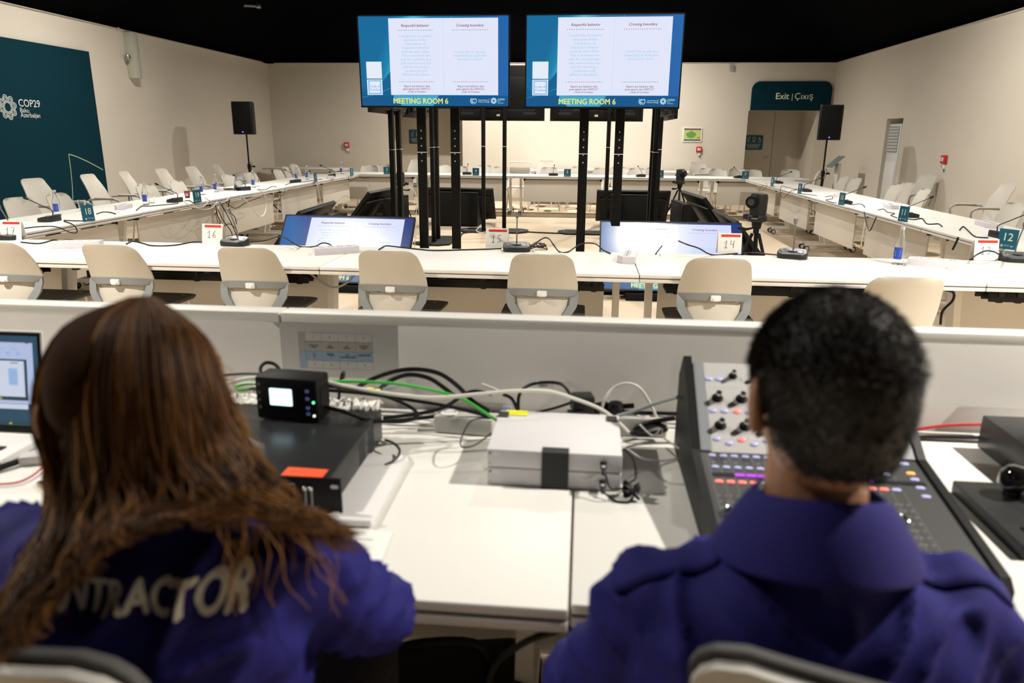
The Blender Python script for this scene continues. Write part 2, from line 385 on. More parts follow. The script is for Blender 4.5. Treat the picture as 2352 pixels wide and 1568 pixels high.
# air conditioner standing in the niche
t = thing('air_conditioner', 'tall white floor-standing air conditioner in the right wall niche', 'air conditioner', (XR+.195, (NY0+NY1)/2, 0), -PI/2)
bm = new(); box(bm, (.02, 0, .86), (.50, .36, 1.70), bev=.02); obj('body', bm, mat('cool_white', (.72, .73, .74), .4), t)
bm = new(); box(bm, (.02, -.182, 1.45), (.42, .01, .44)); obj('outlet_recess', bm, m_grey, t)
for i in range(8):
    bm = new(); box(bm, (.02, -.19, 1.27+.052*i), (.40, .03, .012), rx=.5); obj('louvre', bm, m_white, t)
bm = new(); box(bm, (.02, -.184, .60), (.44, .01, .95), bev=.004); obj('front_panel', bm, m_white, t)
# small ceiling bracket
q = aY(578, 14, 14.0)
t = thing('ceiling_bracket', 'small grey bracket fixture against the black ceiling, upper left', 'fixture', q)
bm = new(); box(bm, (0, 0, 0), (.24, .06, .03), rz=.3, bev=.005); obj('bracket_arm', bm, m_grey, t)
bm = new(); box(bm, (.12, .02, 0), (.08, .08, .07), rz=.3, bev=.01); box(bm, (-.12, -.02, .01), (.05, .05, .05), bev=.008); obj('bracket_head', bm, m_steel, t)
bm = new(); cyl(bm, (0, 0, 0), (0, 0, cz(q.x, q.y)-q.z), .008); obj('bracket_rod', bm, m_blk, t)
# ------------------------------------------------------------------ tables
TZ = .735
def make_table(tray=False, panel=True, L=1.8, D=.8):
    """length along X, users sit on -Y, modesty panel on the +Y side; origin under the centre"""
    t = thing('folding_table', '', 'table')
    bm = new(); box(bm, (0, 0, TZ-.0095), (L-.006, D-.004, .019), bev=.003); top = obj('tabletop', bm, m_top, t)
    bm = new()
    box(bm, (0, 0, TZ-.0215), (L-.008, D-.008, .005)); obj('edge_groove', bm, m_seam, top, smooth=False)
    bm = new(); box(bm, (0, 0, TZ-.034), (L-.006, D-.004, .020), bev=.003); obj('underboard', bm, m_edge, top)
    for s in (-1, 1):
        x = s*(L/2-.10)
        bm = new()
        a = [Vector((x-.02, -.02, .10)), Vector((x+.02, -.02, .10)), Vector((x+.02, .07, .10)), Vector((x-.02, .07, .10))]
        b = [Vector((x-.02, .09, .69)), Vector((x+.02, .09, .69)), Vector((x+.02, .19, .69)), Vector((x-.02, .19, .69))]
        loft(bm, [a, b]); obj('leg', bm, m_leg, t)
        bm = new(); box(bm, (x, 0, .085), (.05, D-.16, .035), bev=.008); f = obj('foot', bm, m_leg, t)
        bm = new(); box(bm, (x, .10, .70), (.045, .30, .022), bev=.004); box(bm, (x, .0, .685), (.06, .09, .05), bev=.01); obj('tilt_bracket', bm, m_blk, t)
        for sy in (-1, 1):
            y = sy*(D/2-.10); bm = new()
            for dx in (-.020, .020):
                cyl(bm, (x+dx-.0105, y, .036), (x+dx+.0105, y, .036), .025, n=16)
            wv = obj('caster', bm, m_white, f)
            bm = new(); 
            for dx in (-.020, .020): cyl(bm, (x+dx-.008, y, .036), (x+dx+.008, y, .036), .036, n=16)
            box(bm, (x, y, .06), (.016, .035, .035), bev=.005); obj('caster_tyre', bm, m_blk, f)
    if panel:
        bm = new(); box(bm, (0, .245, .45), (L-.34, .016, .40), bev=.004); obj('modesty_panel', bm, m_panel, t)
        for s in (-.5, .5): bm = new(); box(bm, (s*L*.8, .235, .665), (.03, .05, .05), bev=.004); obj('panel_bracket', bm, m_blk, t)
    bm = new()
    if tray:
        for y, z in ((-.10, .60), (-.02, .588), (.05, .60)): box(bm, (0, y, z), (L-.36, .014, .022 if z < .6 else .045), bev=.003)
        for x in (-.66, -.56, 0, .56, .66): box(bm, (x, -.025, .578), (.03, .16, .012)); box(bm, (x, -.10, .65), (.035, .03, .09), bev=.004)
        obj('cable_tray', bm, m_blk, t)
    else:
        box(bm, (0, .15, .66), (L-.3, .05, .03), bev=.004); obj('crossbar', bm, m_steel, t)
    for x in (-.62, -.2, .2, .62):
        bm = new(); box(bm, (x, -.33, TZ-.055), (.04, .03, .022), bev=.004); obj('edge_clip', bm, m_blk, t)
    return t
T_tray = Proto(lambda: make_table(True)); T_pan = Proto(lambda: make_table(False))
ordi = ['first', 'second', 'third', 'fourth', 'fifth', 'sixth', 'seventh', 'eighth']
FX = [-4.18, -2.38, -.58, 1.22, 3.02]
for i, x in enumerate(FX):
    T_tray('white folding table in the near row, %s' % ['leftmost, cut by the photo edge', 'in front of the left floor monitor', 'in the middle, under the screens', 'with the water bottle', 'rightmost, cut by the photo edge'][i], (x, 4.41, 0), 0, 'white tables in the near row')
rl = ['nearest, with the teal card 18', 'second from the near row', 'third from the near row, holding the open laptop', 'fourth from the near row', 'farthest, by the far corner']
for i in range(5): T_pan('white folding table in the left row, %s' % rl[i], (-4.55-.02*i, 5.76+1.81*i, 0), -PI/2, 'white tables in the left row')
rl = ['nearest to the camera', 'second from the near row', 'in the middle', 'fourth, just before the corner table', 'farthest, by the far corner']
for i in range(5): T_pan('white folding table in the right row, %s' % rl[i], (3.30, 5.76+1.81*i, 0), PI/2, 'white tables in the right row')
rl = ['leftmost, in the corner', 'left of the screen posts', 'in the middle, with the teal card 5', 'behind the floor monitors on the right', 'rightmost, with the teal card 7']
for i in range(5): T_pan('white folding table in the far row, %s' % rl[i], (-4.0+1.8*i, 14.47, 0), PI, 'white tables in the far row')
for i, (x, y, r) in enumerate(((-.35, 16.78, 0), (1.46, 16.80, 0), (-6.2, 16.45, -.2))):
    T_tray('white folding table %s' % ('against the far wall behind the chairs, left of the pair', 'against the far wall behind the chairs, right of the pair', 'in the far left corner beyond the loudspeaker')[i], (x, y, 0), r+PI)

# ------------------------------------------------------------------ chairs
def lerp(a, b, t): return a+(b-a)*t
def interp(tab, v):
    for i in range(len(tab)-1):
        if v <= tab[i+1][0]: 
            t = (v-tab[i][0])/(tab[i+1][0]-tab[i][0]); return [lerp(a, b, t) for a, b in zip(tab[i][1:], tab[i+1][1:])]
    return list(tab[-1][1:])
# table of height : half width, y (negative = rear), side wrap
PROF = [(.44, .15, -.155, .01), (.50, .155, -.185, .02), (.58, .175, -.215, .035), (.66, .188, -.235, .045), (.72, .186, -.252, .045), (.80, .173, -.276, .035), (.87, .158, -.297, .02), (.905, .150, -.307, .01)]
def shellpt(u, z, off=0, top=.905, scale=1.0):
    hw, y, wr = interp(PROF, z)
    r = .055
    if z > top-r: hw -= r-math.sqrt(max(0, r*r-(z-(top-r))**2))
    return Vector((u*hw*scale, y+wr*u*u*1.2+off, z))
def shell(bm, z0, z1, th=.011, nu=12, nv=14, top=.905, u0=-1, u1=1, off=0, scale=1.0):
    g = []
    for s in (0, th):
        g.append([[bm.verts.new(shellpt(lerp(u0, u1, i/nu), (z0+(z1-z0)*(1-(1-j/nv)**1.5)), off-s, top, scale)) for j in range(nv+1)] for i in range(nu+1)])
    for s, G in enumerate(g):
        for i in range(nu):
            for j in range(nv): bm.faces.new((G[i][j], G[i+1][j], G[i+1][j+1], G[i][j+1]))
    for i in range(nu):
        for j in (0, nv): bm.faces.new((g[0][i][j], g[0][i+1][j], g[1][i+1][j], g[1][i][j]))
    for j in range(nv):
        for i in (0, nu): bm.faces.new((g[0][i][j], g[0][i][j+1], g[1][i][j+1], g[1][i][j]))
def legs(t, m_, spread=.22, z=.42):
    for sx in (-1, 1):
        for y0, y1 in ((.14, .21), (-.12, -.22)):
            bm = new(); tube(bm, spline([(sx*.13, y0, z-.005), (sx*.17, (y0+y1)/2, z-.03), (sx*spread, y1, .005)], 4), .010, 8); obj('leg', bm, m_, t)
def seat(t, m_, w_=.43, d=.42, z=.445, th=.035):
    bm = new(); poly = rrect(w_, d, .10, 6)
    rings = []
    for k, (s, dz) in enumerate(((.94, -th), (1, -th*.55), (1, -th*.2), (.96, 0), (.6, .0))):
        rings.append([Vector((x*s, y*s+.01, z+dz-.012*(1-(y*s/d*2)**2)*(1 if k > 2 else 0)+(-.02*(max(0, y)/d*2)**3))) for x, y in poly])
    loft(bm, rings); return obj('seat', bm, m_, t)
def make_framed():
    t = thing('conference_chair', '', 'chair'); 
    bm = new(); shell(bm, .660, .905); obj('backrest', bm, m_shell, t)
    bm = new(); shell(bm, .455, .638, off=.012, scale=.80, top=2, nv=8)
    for v in bm.verts: v.co.y -= (.66-v.co.z)*.52; v.co.x *= .70+.30*min(1, max(0, (v.co.z-.44)/.15))
    obj('lower_back_panel', bm, m_shell, t, label='lower white back panel inside the grey frame')
    # grey frame loop
    bm = new(); pts = []
    zs = [.43+.23*k/10 for k in range(11)]
    L_ = [shellpt(-.93, z, -.012, 2) for z in zs]; R_ = [shellpt(.93, z, -.012, 2) for z in zs]
    for i, z in enumerate(zs): 
        sh = .62+.38*min(1, (z-.43)/.16); L_[i].x *= sh; R_[i].x *= sh; L_[i].y -= (.66-z)*.48; R_[i].y -= (.66-z)*.48
    arc = [shellpt(lerp(-.93, .93, k/10), .66+.012*math.sin(PI*k/10), -.014, 2) for k in range(1, 10)]
    path = L_+arc+R_[::-1]
    # flat band section
    rings = []
    for i, p in enumerate(path):
        d = (path[min(i+1, len(path)-1)]-path[max(0, i-1)]).normalized(); n = Vector((0, -1, 0)); s = d.cross(n).normalized()
        wd = .021; rings.append([p+s*wd+n*.006, p-s*wd+n*.006, p-s*wd-n*.008, p+s*wd-n*.008])
    loft(bm, rings); obj('back_frame', bm, mat('frame_grey', (.24, .26, .27), .45), t, label='grey back frame')
    bm = new(); c = shellpt(0, .666, -.026, 2); box(bm, c, (.052, .018, .034), bev=.006); box(bm, c+Vector((0, -.012, -.008)), (.034, .014, .018), bev=.007); obj('coat_clip', bm, m_white, t)
    seat(t, m_seat, .46, .44, z=.515); legs(t, m_leg, z=.48)
    bm = new(); box(bm, (0, -.09, .465), (.24, .20, .03), bev=.01); box(bm, (0, .03, .455), (.30, .22, .02), bev=.008); obj('seat_frame', bm, m_grey, t)
    return t
def make_shell():
    t = thing('stacking_chair', '', 'chair'); bm = new(); shell(bm, .455, .85, top=.85, nv=12, nu=10); obj('backrest', bm, m_shell, t)
    seat(t, m_shell); legs(t, m_leg); return t
def make_arm():
    t = thing('armchair', '', 'chair'); bm = new(); shell(bm, .455, .955, top=.955, nv=12, nu=10, scale=1.1); obj('backrest', bm, m_shell, t)
    seat(t, m_seat, .47, .45); legs(t, m_leg, .25)
    for s in (-1, 1):
        bm = new(); tube(bm, spline([(s*.20, -.20, .50), (s*.26, -.19, .64), (s*.27, -.10, .665), (s*.27, .14, .665), (s*.265, .20, .60), (s*.25, .14, .42)], 5), .013, 8); obj('armrest_frame', bm, m_grey, t)
        bm = new(); box(bm, (s*.27, .02, .68), (.05, .24, .018), bev=.007); obj('armrest', bm, m_shell, t)
    return t
def _mf():
    t = make_framed(); t.scale = (1.05, 1, .94); return t
C_fr, C_sh, C_ar = Proto(_mf), Proto(make_shell), Proto(make_arm)
PROF[-1] = PROF[-1]; PROF.append((.98, .160, -.322, .005))
fr = [(-8, 595, 'cut by the left photo edge'), (247, 562, 'second from the left'), (560, 573, 'just right of the woman\'s head'), (893, 580, 'above the seating chart'), (1245, 588, 'in front of the middle microphone'), (1655, 598, 'left of the man\'s head')]
for px, py, lb in fr:
    p = aY(px, py, 3.93); C_fr('white grey-framed chair at the near row, '+lb, (p.x, 4.225, 0), random.uniform(-.04, .04), 'white chairs along the near row')
p = aY(2086, 642, 3.50); 
fc = C_sh('white shell chair at the near table, right behind the man\'s head', (p.x, 3.78, 0), .04)
bm = new(); poly = rrect(.40, .38, .09, 6); loft(bm, [[Vector((x, y+.01, z)) for x, y in poly] for z in (.452, .475)]); obj('seat_cushion', bm, m_seat, fc, label='charcoal seat cushion')
def front_chairs(): pass
# left row
def ycol(px, py, X, z=None): return aX(px, py, X).y
NEARL = [(35, 487), (130, 470), (328, 447), (402, 433), (520, 412), (570, 405), (635, 403), (655, 398), (672, 395)]
desc = ['nearest the camera at the left edge', 'behind the bottle by card 18', 'behind the bottle pair left of card 19', 'behind the microphone left of card 19', 'left of the laptop', 'right of the laptop', 'first of three close together past the laptop', 'second of three close together past the laptop', 'third of three close together past the laptop']
# note: a copy made from the first shell chair would carry its extra cushion, so strip it
def shell_chair(label, loc, rz, group):
    o = C_sh(label, loc, rz, group)
    for ch in list(o.children):
        if ch.name.startswith('seat_cushion'): bpy.data.objects.remove(ch)
    return o
for i, ((px, py), d) in enumerate(zip(NEARL, desc)):
    X = -5.45-(.33*(i-6) if i > 6 else 0); y = ycol(px, py, X); shell_chair('white shell chair at the left row, '+d, (X+.27, y, 0), -PI/2+random.uniform(-.15, .15), 'shell chairs along the left row')
for (px, py), d in zip([(88, 460), (220, 445), (305, 437), (385, 430), (450, 418), (512, 410)], ['against the banner, nearest the left edge', 'at the right edge of the banner', 'first one right of the banner', 'above the microphone left of card 19', 'left of the laptop', 'behind the laptop near the loudspeaker stand']):
    X = -6.15; y = ycol(px, py, X); C_ar('white armchair standing along the left wall, '+d, (X+.25, y, 0), -PI/2+random.uniform(-.2, .25), 'armchairs along the left wall')
# far row
for i, (px, k) in enumerate([(845, 's'), (872, 's'), (948, 'a'), (1022, 's'), (1052, 's'), (1108, 's'), (1142, 's'), (1248, 'a'), (1262, 's'), (1328, 's'), (1383, 's'), (1425, 's'), (1462, 's'), (1505, 's'), (1612, 'a'), (1628, 's'), (1650, 's'), (1702, 's'), (1736, 's')]):
    Y = (15.12, 15.62)[i % 2]+random.uniform(-.03, .05) if k != 'a' else 15.98; p = aY(px, 385, Y)
    nm = ['leftmost of all', 'second from the left', 'between the first screen posts', 'left one of a pair between posts', 'right one of a pair between posts', 'just left of a thin post', 'left of the folding chair', 'right of the folding chair', 'behind the middle microphone', 'right of the middle number card', 'between the right screen posts', 'right of the thin right posts', 'left of the widest post pair', 'behind the widest post pair', 'rear one of three by the small camera', 'middle one of three by the small camera', 'front one of three by the small camera', 'left of the doorway number card', 'right of the doorway number card'][i]
    (C_ar if k == 'a' else shell_chair)(*(('white %s at the far row, ' % ('armchair' if k == 'a' else 'shell chair')+nm, (p.x, Y, 0), PI+random.uniform(-.2, .2), 'chairs behind the far row')))
# right row
p = aY(1818, 385, 15.4); shell_chair('white shell chair in the corner before the exit doors', (p.x, 15.4, 0), PI-.2, 'chairs behind the far row')
for px, py, X, k, d in [(1862, 420, 4.45, 's', 'farthest, seen almost edge-on'), (1922, 430, 4.25, 's', 'below the tilted notice stand'), (1948, 440, 4.25, 's', 'behind the middle microphone'), (2035, 455, 4.20, 's', 'left one of a touching pair'), (2062, 462, 4.55, 's', 'right one of a touching pair'), (2095, 468, 4.2, 's', 'in front of the lone armchair'), (2300, 500, 4.2, 's', 'near the right photo edge'), (2350, 512, 4.1, 's', 'cut by the right photo edge')]:
    y = ycol(px, py, X); shell_chair('white shell chair at the right row, '+d, (X-.13, y, 0), (PI/2 if px > 1830 else PI-.3)+random.uniform(-.2, .2), 'shell chairs along the right row')
for px, py, X, d, r in [(2120, 440, 5.08, 'by itself against the right wall below the call point', PI/2+.3), (2325, 500, 5.0, 'against the right wall near the right edge', PI/2)]:
    y = ycol(px, py, X); C_ar('white armchair '+d, (X-.2, y+(.4 if px > 2200 else 0), 0), r, 'armchairs along the right wall')
# folding chair in the middle of the far row
p = aY(1193, 385, 15.5)
t = thing('folding_chair', 'white folding chair with open tubular back at the middle of the far row', 'chair', (p.x, 15.3, 0), PI)
bm = new()
for s in (-1, 1): tube(bm, [(s*.21, -.28, .90), (s*.22, -.20, .5), (s*.22, .22, .01)], .011); tube(bm, [(s*.20, .12, .45), (s*.20, -.24, .01)], .011)
tube(bm, spline([(-.21, -.28, .90), (-.18, -.285, .935), (.18, -.285, .935), (.21, -.28, .90)], 5), .011); obj('frame', bm, m_leg, t)
bm = new(); box(bm, (0, -.25, .74), (.42, .015, .20), rx=-.1, bev=.01); obj('backrest', bm, m_shell, t)
bm = new(); box(bm, (0, 0, .455), (.42, .38, .02), bev=.008); obj('seat', bm, m_shell, t)

# ------------------------------------------------------------------ screens
def bgmat(name, stops, ang):
    M = bpy.data.materials.new(name); M.use_nodes = True; nt = M.node_tree; b = nt.nodes['Principled BSDF']
    b.inputs['Base Color'].default_value = (.01, .01, .01, 1); b.inputs['Roughness'].default_value = .22
    tc = nt.nodes.new('ShaderNodeTexCoord'); mp = nt.nodes.new('ShaderNodeMapping'); mp.inputs['Rotation'].default_value = (0, ang, 0)
    mp.inputs['Location'].default_value = (.5, 0, .5)
    g = nt.nodes.new('ShaderNodeTexGradient'); r = nt.nodes.new('ShaderNodeValToRGB')
    while len(r.color_ramp.elements) < len(stops): r.color_ramp.elements.new(.5)
    for e, (p_, c) in zip(r.color_ramp.elements, stops): e.position = p_; e.color = (*srgb(c), 1)
    nt.links.new(tc.outputs['Object'], mp.inputs['Vector']); nt.links.new(mp.outputs[0], g.inputs['Vector']); nt.links.new(g.outputs['Fac'], r.inputs['Fac'])
    nt.links.new(r.outputs['Color'], b.inputs['Emission Color']); b.inputs['Emission Strength'].default_value = 1; return M
m_bgT = bgmat('slide_background_teal', [(0, (8, 105, 155)), (.10, (15, 130, 175)), (.20, (75, 185, 210)), (.34, (20, 115, 165)), (.7, (15, 95, 150)), (1, (30, 100, 170))], -.35)
m_bgB = bgmat('slide_background_blue', [(0, (25, 95, 160)), (.15, (12, 60, 135)), (.5, (20, 50, 130)), (1, (14, 50, 125))], .2)
m_sw = em('slide_white', (226, 230, 250)); m_swB = mat('slide_white_lilac', (0, 0, 0), .24, emit=srgb((208, 214, 250)), estr=1.05, spec=.6)
m_sbar = em('slide_bar_teal', (20, 88, 140)); m_swave = em('slide_wave_blue', (20, 98, 145)); m_sbody = em('slide_body_text', (165, 205, 235)); m_shead = em('slide_heading_text', (120, 70, 90)); m_syel = em('slide_yellow_text', (235, 235, 110))
m_slog = em('slide_logo_pale', (190, 225, 240)); m_ssq = em('slide_light_blue', (125, 180, 235)); m_sqr = em('slide_tile', (228, 236, 248)); m_sbeam = em('slide_light_beam', (70, 165, 200))
m_sline = em('slide_fold_line', (205, 212, 235))
def slide(parent, W_, H_, blue=False):
    """flat slide content in local XZ, facing -Y, centred"""
    def X(u): return (u-.5)*W_
    def Z(v): return (.5-v)*H_
    bm = new(); quad(bm, -W_/2, W_/2, -H_/2, H_/2, 0); s = obj('screen', bm, m_bgB if blue else m_bgT, parent, smooth=False)
    e = -.0012
    bm = new(); bm.faces.new([bm.verts.new(Vector((X(u), e*.4, Z(v)))) for u, v in ((0, .70), (.02, .79), (.0, 1.0))]) if 0 else None
    bm.faces.new([bm.verts.new(Vector((X(u), e*.4, Z(v)))) for u, v in ((.0, .80), (.05, .83), (.10, .80), (.17, .68), (.215, .58), (.215, .88), (.0, .88))]); obj('slide_wave', bm, m_swave, s, smooth=False)
    bm = new(); quad(bm, X(0), X(1), Z(1), Z(.88), e*.7); obj('slide_bar', bm, m_sbar, s, smooth=False)
    bm = new(); bm.faces.new([bm.verts.new(Vector((X(u), e*.9, Z(v)))) for u, v in ((.50, .88), (.53, .88), (.49, 1), (.27, 1), (.27, .97), (.22, .97), (.22, .88))])
    line(bm, [(X(.0), Z(.905)), (X(.10), Z(.87)), (X(.21), Z(.79))], .002*W_, e*.95); line(bm, [(X(.622), Z(.03)), (X(.627), Z(0))], .002*W_, e); obj('slide_light_beam', bm, m_sbeam, s, smooth=False, kind='stuff')
    bm = new(); quad(bm, X(.203), X(.932), Z(.875), Z(.025), e*1.2); obj('slide_page', bm, m_swB if blue else m_sw, s, smooth=False)
    bm = new(); quad(bm, X(.565), X(.567), Z(.875), Z(.025), e*1.5); obj('slide_fold', bm, m_sline, s, smooth=False)
    bm = new(); quad(bm, X(.04), X(.145), Z(.69), Z(.50), e*1.2); quad(bm, X(.04), X(.145), Z(.875), Z(.70), e*1.2); obj('slide_tile', bm, m_sqr, s, smooth=False)
    bm = new(); line(bm, [(X(u), Z(v)) for u, v in ((.052, .715), (.133, .715), (.133, .86), (.052, .86))], .010*W_, e*1.6, True); text(bm, 'Code of\nConduct', .034*H_*1.1, tr(X(.058), e*1.6, Z(.79)), 'LEFT', bold=.02); obj('slide_badge', bm, m_ssq, s, smooth=False)
    for cxn, hd in ((.38, 'Respectful behavior'), (.745, 'Crossing boundary')):
        bm = new(); text(bm, hd, .042*H_, tr(X(cxn), e*1.6, Z(.118)), bold=.012, shear=.25)
        for v in (.155, .725):
            for k in range(17): cx_ = X(cxn-.115+.23*k/16); quad(bm, cx_-.0022*W_, cx_+.0022*W_, Z(v)-.004*H_, Z(v)+.004*H_, e*1.6)
        text(bm, 'Report any behavior that\ngoes against the UNFCCC\nCode of Conduct', .031*H_, tr(X(cxn), e*1.6, Z(.785)), bold=.008, shear=.25)
        obj('slide_heading', bm, m_shead, s, smooth=False, kind='stuff')
    bm = new(); text(bm, 'I would like to remind\neveryone of the\nimportance of\nrespectful behavior\ntowards each other.\nThis is essential not\nonly for maintaining a\nsafe environment but\nalso for ensuring a\nproductive and\neffective discussion.', .0425*H_, tr(X(.38), e*1.6, Z(.232))); obj('slide_body_text', bm, m_sbody, s, smooth=False)
    bm = new(); text(bm, 'I would like to ask you\nrespectfully to hold your\nemotions in check.', .040*H_, tr(X(.745), e*1.6, Z(.405))); obj('slide_body_text', bm, m_sbody, s, smooth=False)
    bm = new(); text(bm, 'MEETING ROOM 6', .088*H_, tr(X(.215), e*1.6, Z(.973)), 'LEFT', bold=.022, sx=.93); obj('slide_room_name', bm, m_syel, s, smooth=False)
    bm = new(); globe_mark(bm, X(.765), Z(.938), .020*W_, .0022*W_, e*1.6)
    text(bm, 'United Nations\nClimate Change', .020*H_, tr(X(.797), e*1.6, Z(.937)), 'LEFT', bold=.01); quad(bm, X(.869), X(.8705), Z(.965), Z(.91), e*1.6)
    lotus(bm, X(.902), Z(.938), .020*W_, .0016*W_, e*1.6); text(bm, 'COP29', .028*H_, tr(X(.928), e*1.6, Z(.932)), 'LEFT', bold=.02); text(bm, 'Baku\nAzerbaijan', .017*H_, tr(X(.928), e*1.6, Z(.950)), 'LEFT'); obj('slide_logo', bm, m_slog, s, smooth=False)
    return s
def make_display(W_, H_, on, parent_name='flat_screen', blue=False):
    """front face towards -Y, centred on the panel"""
    t = thing(parent_name, '', 'display')
    bz = .012
    bm = new(); box(bm, (0, .02, 0), (W_, .035, H_), bev=.004); box(bm, (0, -.002, H_/2-bz/2), (W_, .01, bz)); box(bm, (0, -.002, -H_/2+bz*.7), (W_, .01, bz*1.4))
    for s in (-1, 1): box(bm, (s*(W_/2-bz/2), -.002, 0), (bz, .01, H_))
    obj('housing', bm, m_blk, t)
    if on: s = slide(t, W_-2*bz, H_-2.2*bz, blue); s.location = (0, -.004, .003)
    else:
        bm = new(); quad(bm, -W_/2+bz, W_/2-bz, -H_/2+bz, H_/2-bz, -.003); obj('screen', bm, mat('screen_dark', (.01, .011, .014), .2), t, smooth=False)
    bm = new(); box(bm, (0, .05, -.08*H_), (W_*.92, .04, H_*.75), bev=.012); box(bm, (0, .075, -H_*.36), (W_*.8, .05, H_*.14), bev=.01); obj('rear_cover', bm, m_blk, t)
    bm = new(); 
    for s in (-1, 1): box(bm, (s*W_*.34, .102, -H_*.37), (W_*.14, .008, H_*.05), bev=.003)
    obj('speaker_slot', bm, m_dkg, t)
    bm = new(); box(bm, (W_*.0, .102, -H_*.40), (.05, .004, .03)); box(bm, (.22*W_, .072, -.3*H_), (.05, .004, .02)); obj('rating_label', bm, m_lgrey, t, smooth=False)
    bm = new(); text(bm, '▪▪▪', .012, tr(0, -.0105, -H_/2+.004)); obj('front_badge', bm, m_lgrey, t, smooth=False) if 0 else bm.free()
    return t
def stand(label, x, y, rz, zc, gap=.30, base=(.95, .62), wpost=.085):
    """two-post screen stand"""
    t = thing('screen_stand', label, 'stand', (x, y, 0), rz, 'black two-post stands of the hanging screens')
    for s in (-1, 1):
        bm = new(); box(bm, (s*gap/2, .10, zc/2+.16), (wpost, .05, zc+.30), bev=.006)
        p_ = obj('post', bm, m_blkm, t)
        bm = new()
        for z in (1.22, 1.29, 1.36, 1.43, 1.50): cyl(bm, (s*gap/2, .074, z), (s*gap/2, .0735, z), .007, n=8)
        obj('post_hole', bm, m_lgrey, p_, smooth=False)
        bm = new(); tube(bm, [(s*gap/2+wpost/2*a, .10+.028*b, 1.30) for a, b in ((-1.05, -1.05), (1.05, -1.05), (1.05, 1.05), (-1.05, 1.05), (-1.05, -1.05))], .0035, 5); obj('cable_tie', bm, m_white, p_)
    bm = new(); poly = [(-base[0]/2, -.10), (-base[0]/2+.12, -.24), (-.2, -.24), (-.14, -.16), (.14, -.16), (.2, -.24), (base[0]/2-.12, -.24), (base[0]/2, -.10), (base[0]/2, .14), (base[0]/2-.12, .28), (-base[0]/2+.12, .28), (-base[0]/2, .14)]
    a = [Vector((x_, y_+.08, .006)) for x_, y_ in poly]; b = [Vector((x_, y_+.08, .022)) for x_, y_ in poly]; loft(bm, [a, b]); obj('base_plate', bm, m_blkm, t)
    bm = new()
    for s in (-1, 1): cyl(bm, (s*(base[0]/2-.10), .10, .022), (s*(base[0]/2-.10), .10, .026), .025)
    obj('base_hole_cap', bm, m_steel, t)
    bm = new(); box(bm, (0, .10, zc+.12), (gap+.1, .05, .06)); box(bm, (0, .10, zc-.12), (gap+.1, .05, .06)); box(bm, (0, .085, zc), (.36, .03, .36), bev=.004); obj('mount_bracket', bm, m_blkm, t)
    return t
W1, H1 = 1.40, .80
SC = []
def hang(label, x, y, rz, zc, on=True, rx=0, W_=W1, H_=H1):
    key = (on, W_)
    src = DISP.get(key)
    if src is None: src = make_display(W_, H_, on); DISP[key] = src; o = src
    else: o = dup(src, (0, 0, 0), 0)
    o['label'] = label; o['group'] = 'large screens on the black stands'; o.location = (x, y, zc); o.rotation_euler = (rx, 0, rz); return o
DISP = {}
hang('large screen facing the camera, left one, showing the meeting room 6 slide', -1.405, 7.08, 0, 2.105, rx=.03)
hang('large screen facing the camera, right one, showing the meeting room 6 slide', .135, 7.08, -.02, 2.105, rx=.03)
hang('large screen facing the far tables, left one, seen from behind', -1.33, 11.75, PI, 2.08)
hang('large screen facing the far tables, right one, seen from behind', .155, 11.75, PI, 2.08)
hang('large screen turned to the left tables, nearer one, edge behind the left screen', -2.20, 8.35, -PI/2, 2.08)
hang('large screen turned to the left tables, farther one', -2.33, 10.35, -PI/2, 2.08)
hang('large screen turned to the right tables, nearer one, edge behind the right screen', .875, 8.35, PI/2, 2.08)
hang('large screen turned to the right tables, farther one', 1.12, 10.35, PI/2, 2.08)
def post_x(px, Y): return aY(px, 400, Y).x
xa, xb = post_x(970, 7.2), post_x(1046, 7.2); stand('black two-post stand under the left screen facing the camera', (xa+xb)/2, 7.12, 0, 2.1, gap=xb-xa, base=(.60, .6))
xa, xb = post_x(1338, 7.2), post_x(1419, 7.2); stand('black two-post stand under the right screen facing the camera', (xa+xb)/2, 7.12, 0, 2.1, gap=xb-xa, base=(.60, .6))
xa, xb = post_x(1111, 11.65), post_x(1159, 11.65); stand('black two-post stand behind the left screen that faces the far tables', (xa+xb)/2, 11.72, PI, 2.08, gap=xb-xa, base=(1.08, .6), wpost=.06)
xa, xb = post_x(1337, 11.65), post_x(1394, 11.65); stand('black two-post stand behind the right screen that faces the far tables', (xa+xb)/2, 11.72, PI, 2.08, gap=xb-xa, base=(1.08, .6), wpost=.06)
# side stands: two posts one behind the other
for (pa, pb, Y, lab, r) in ((900, 921, 8.5, 'black stand of the nearer screen turned to the left tables', -PI/2), (992, 1006, 10.35, 'black stand of the farther screen turned to the left tables', -PI/2), (1512, 1486, 8.5, 'black stand of the nearer screen turned to the right tables', PI/2), (1518, 1500, 10.35, 'black stand of the farther screen turned to the right tables', PI/2)):
    X = (post_x(pa, Y)+post_x(pb, Y))/2; sx_ = .1 if r < 0 else -.1
    stand(lab, X-sx_, Y, r, 2.08, gap=.32)
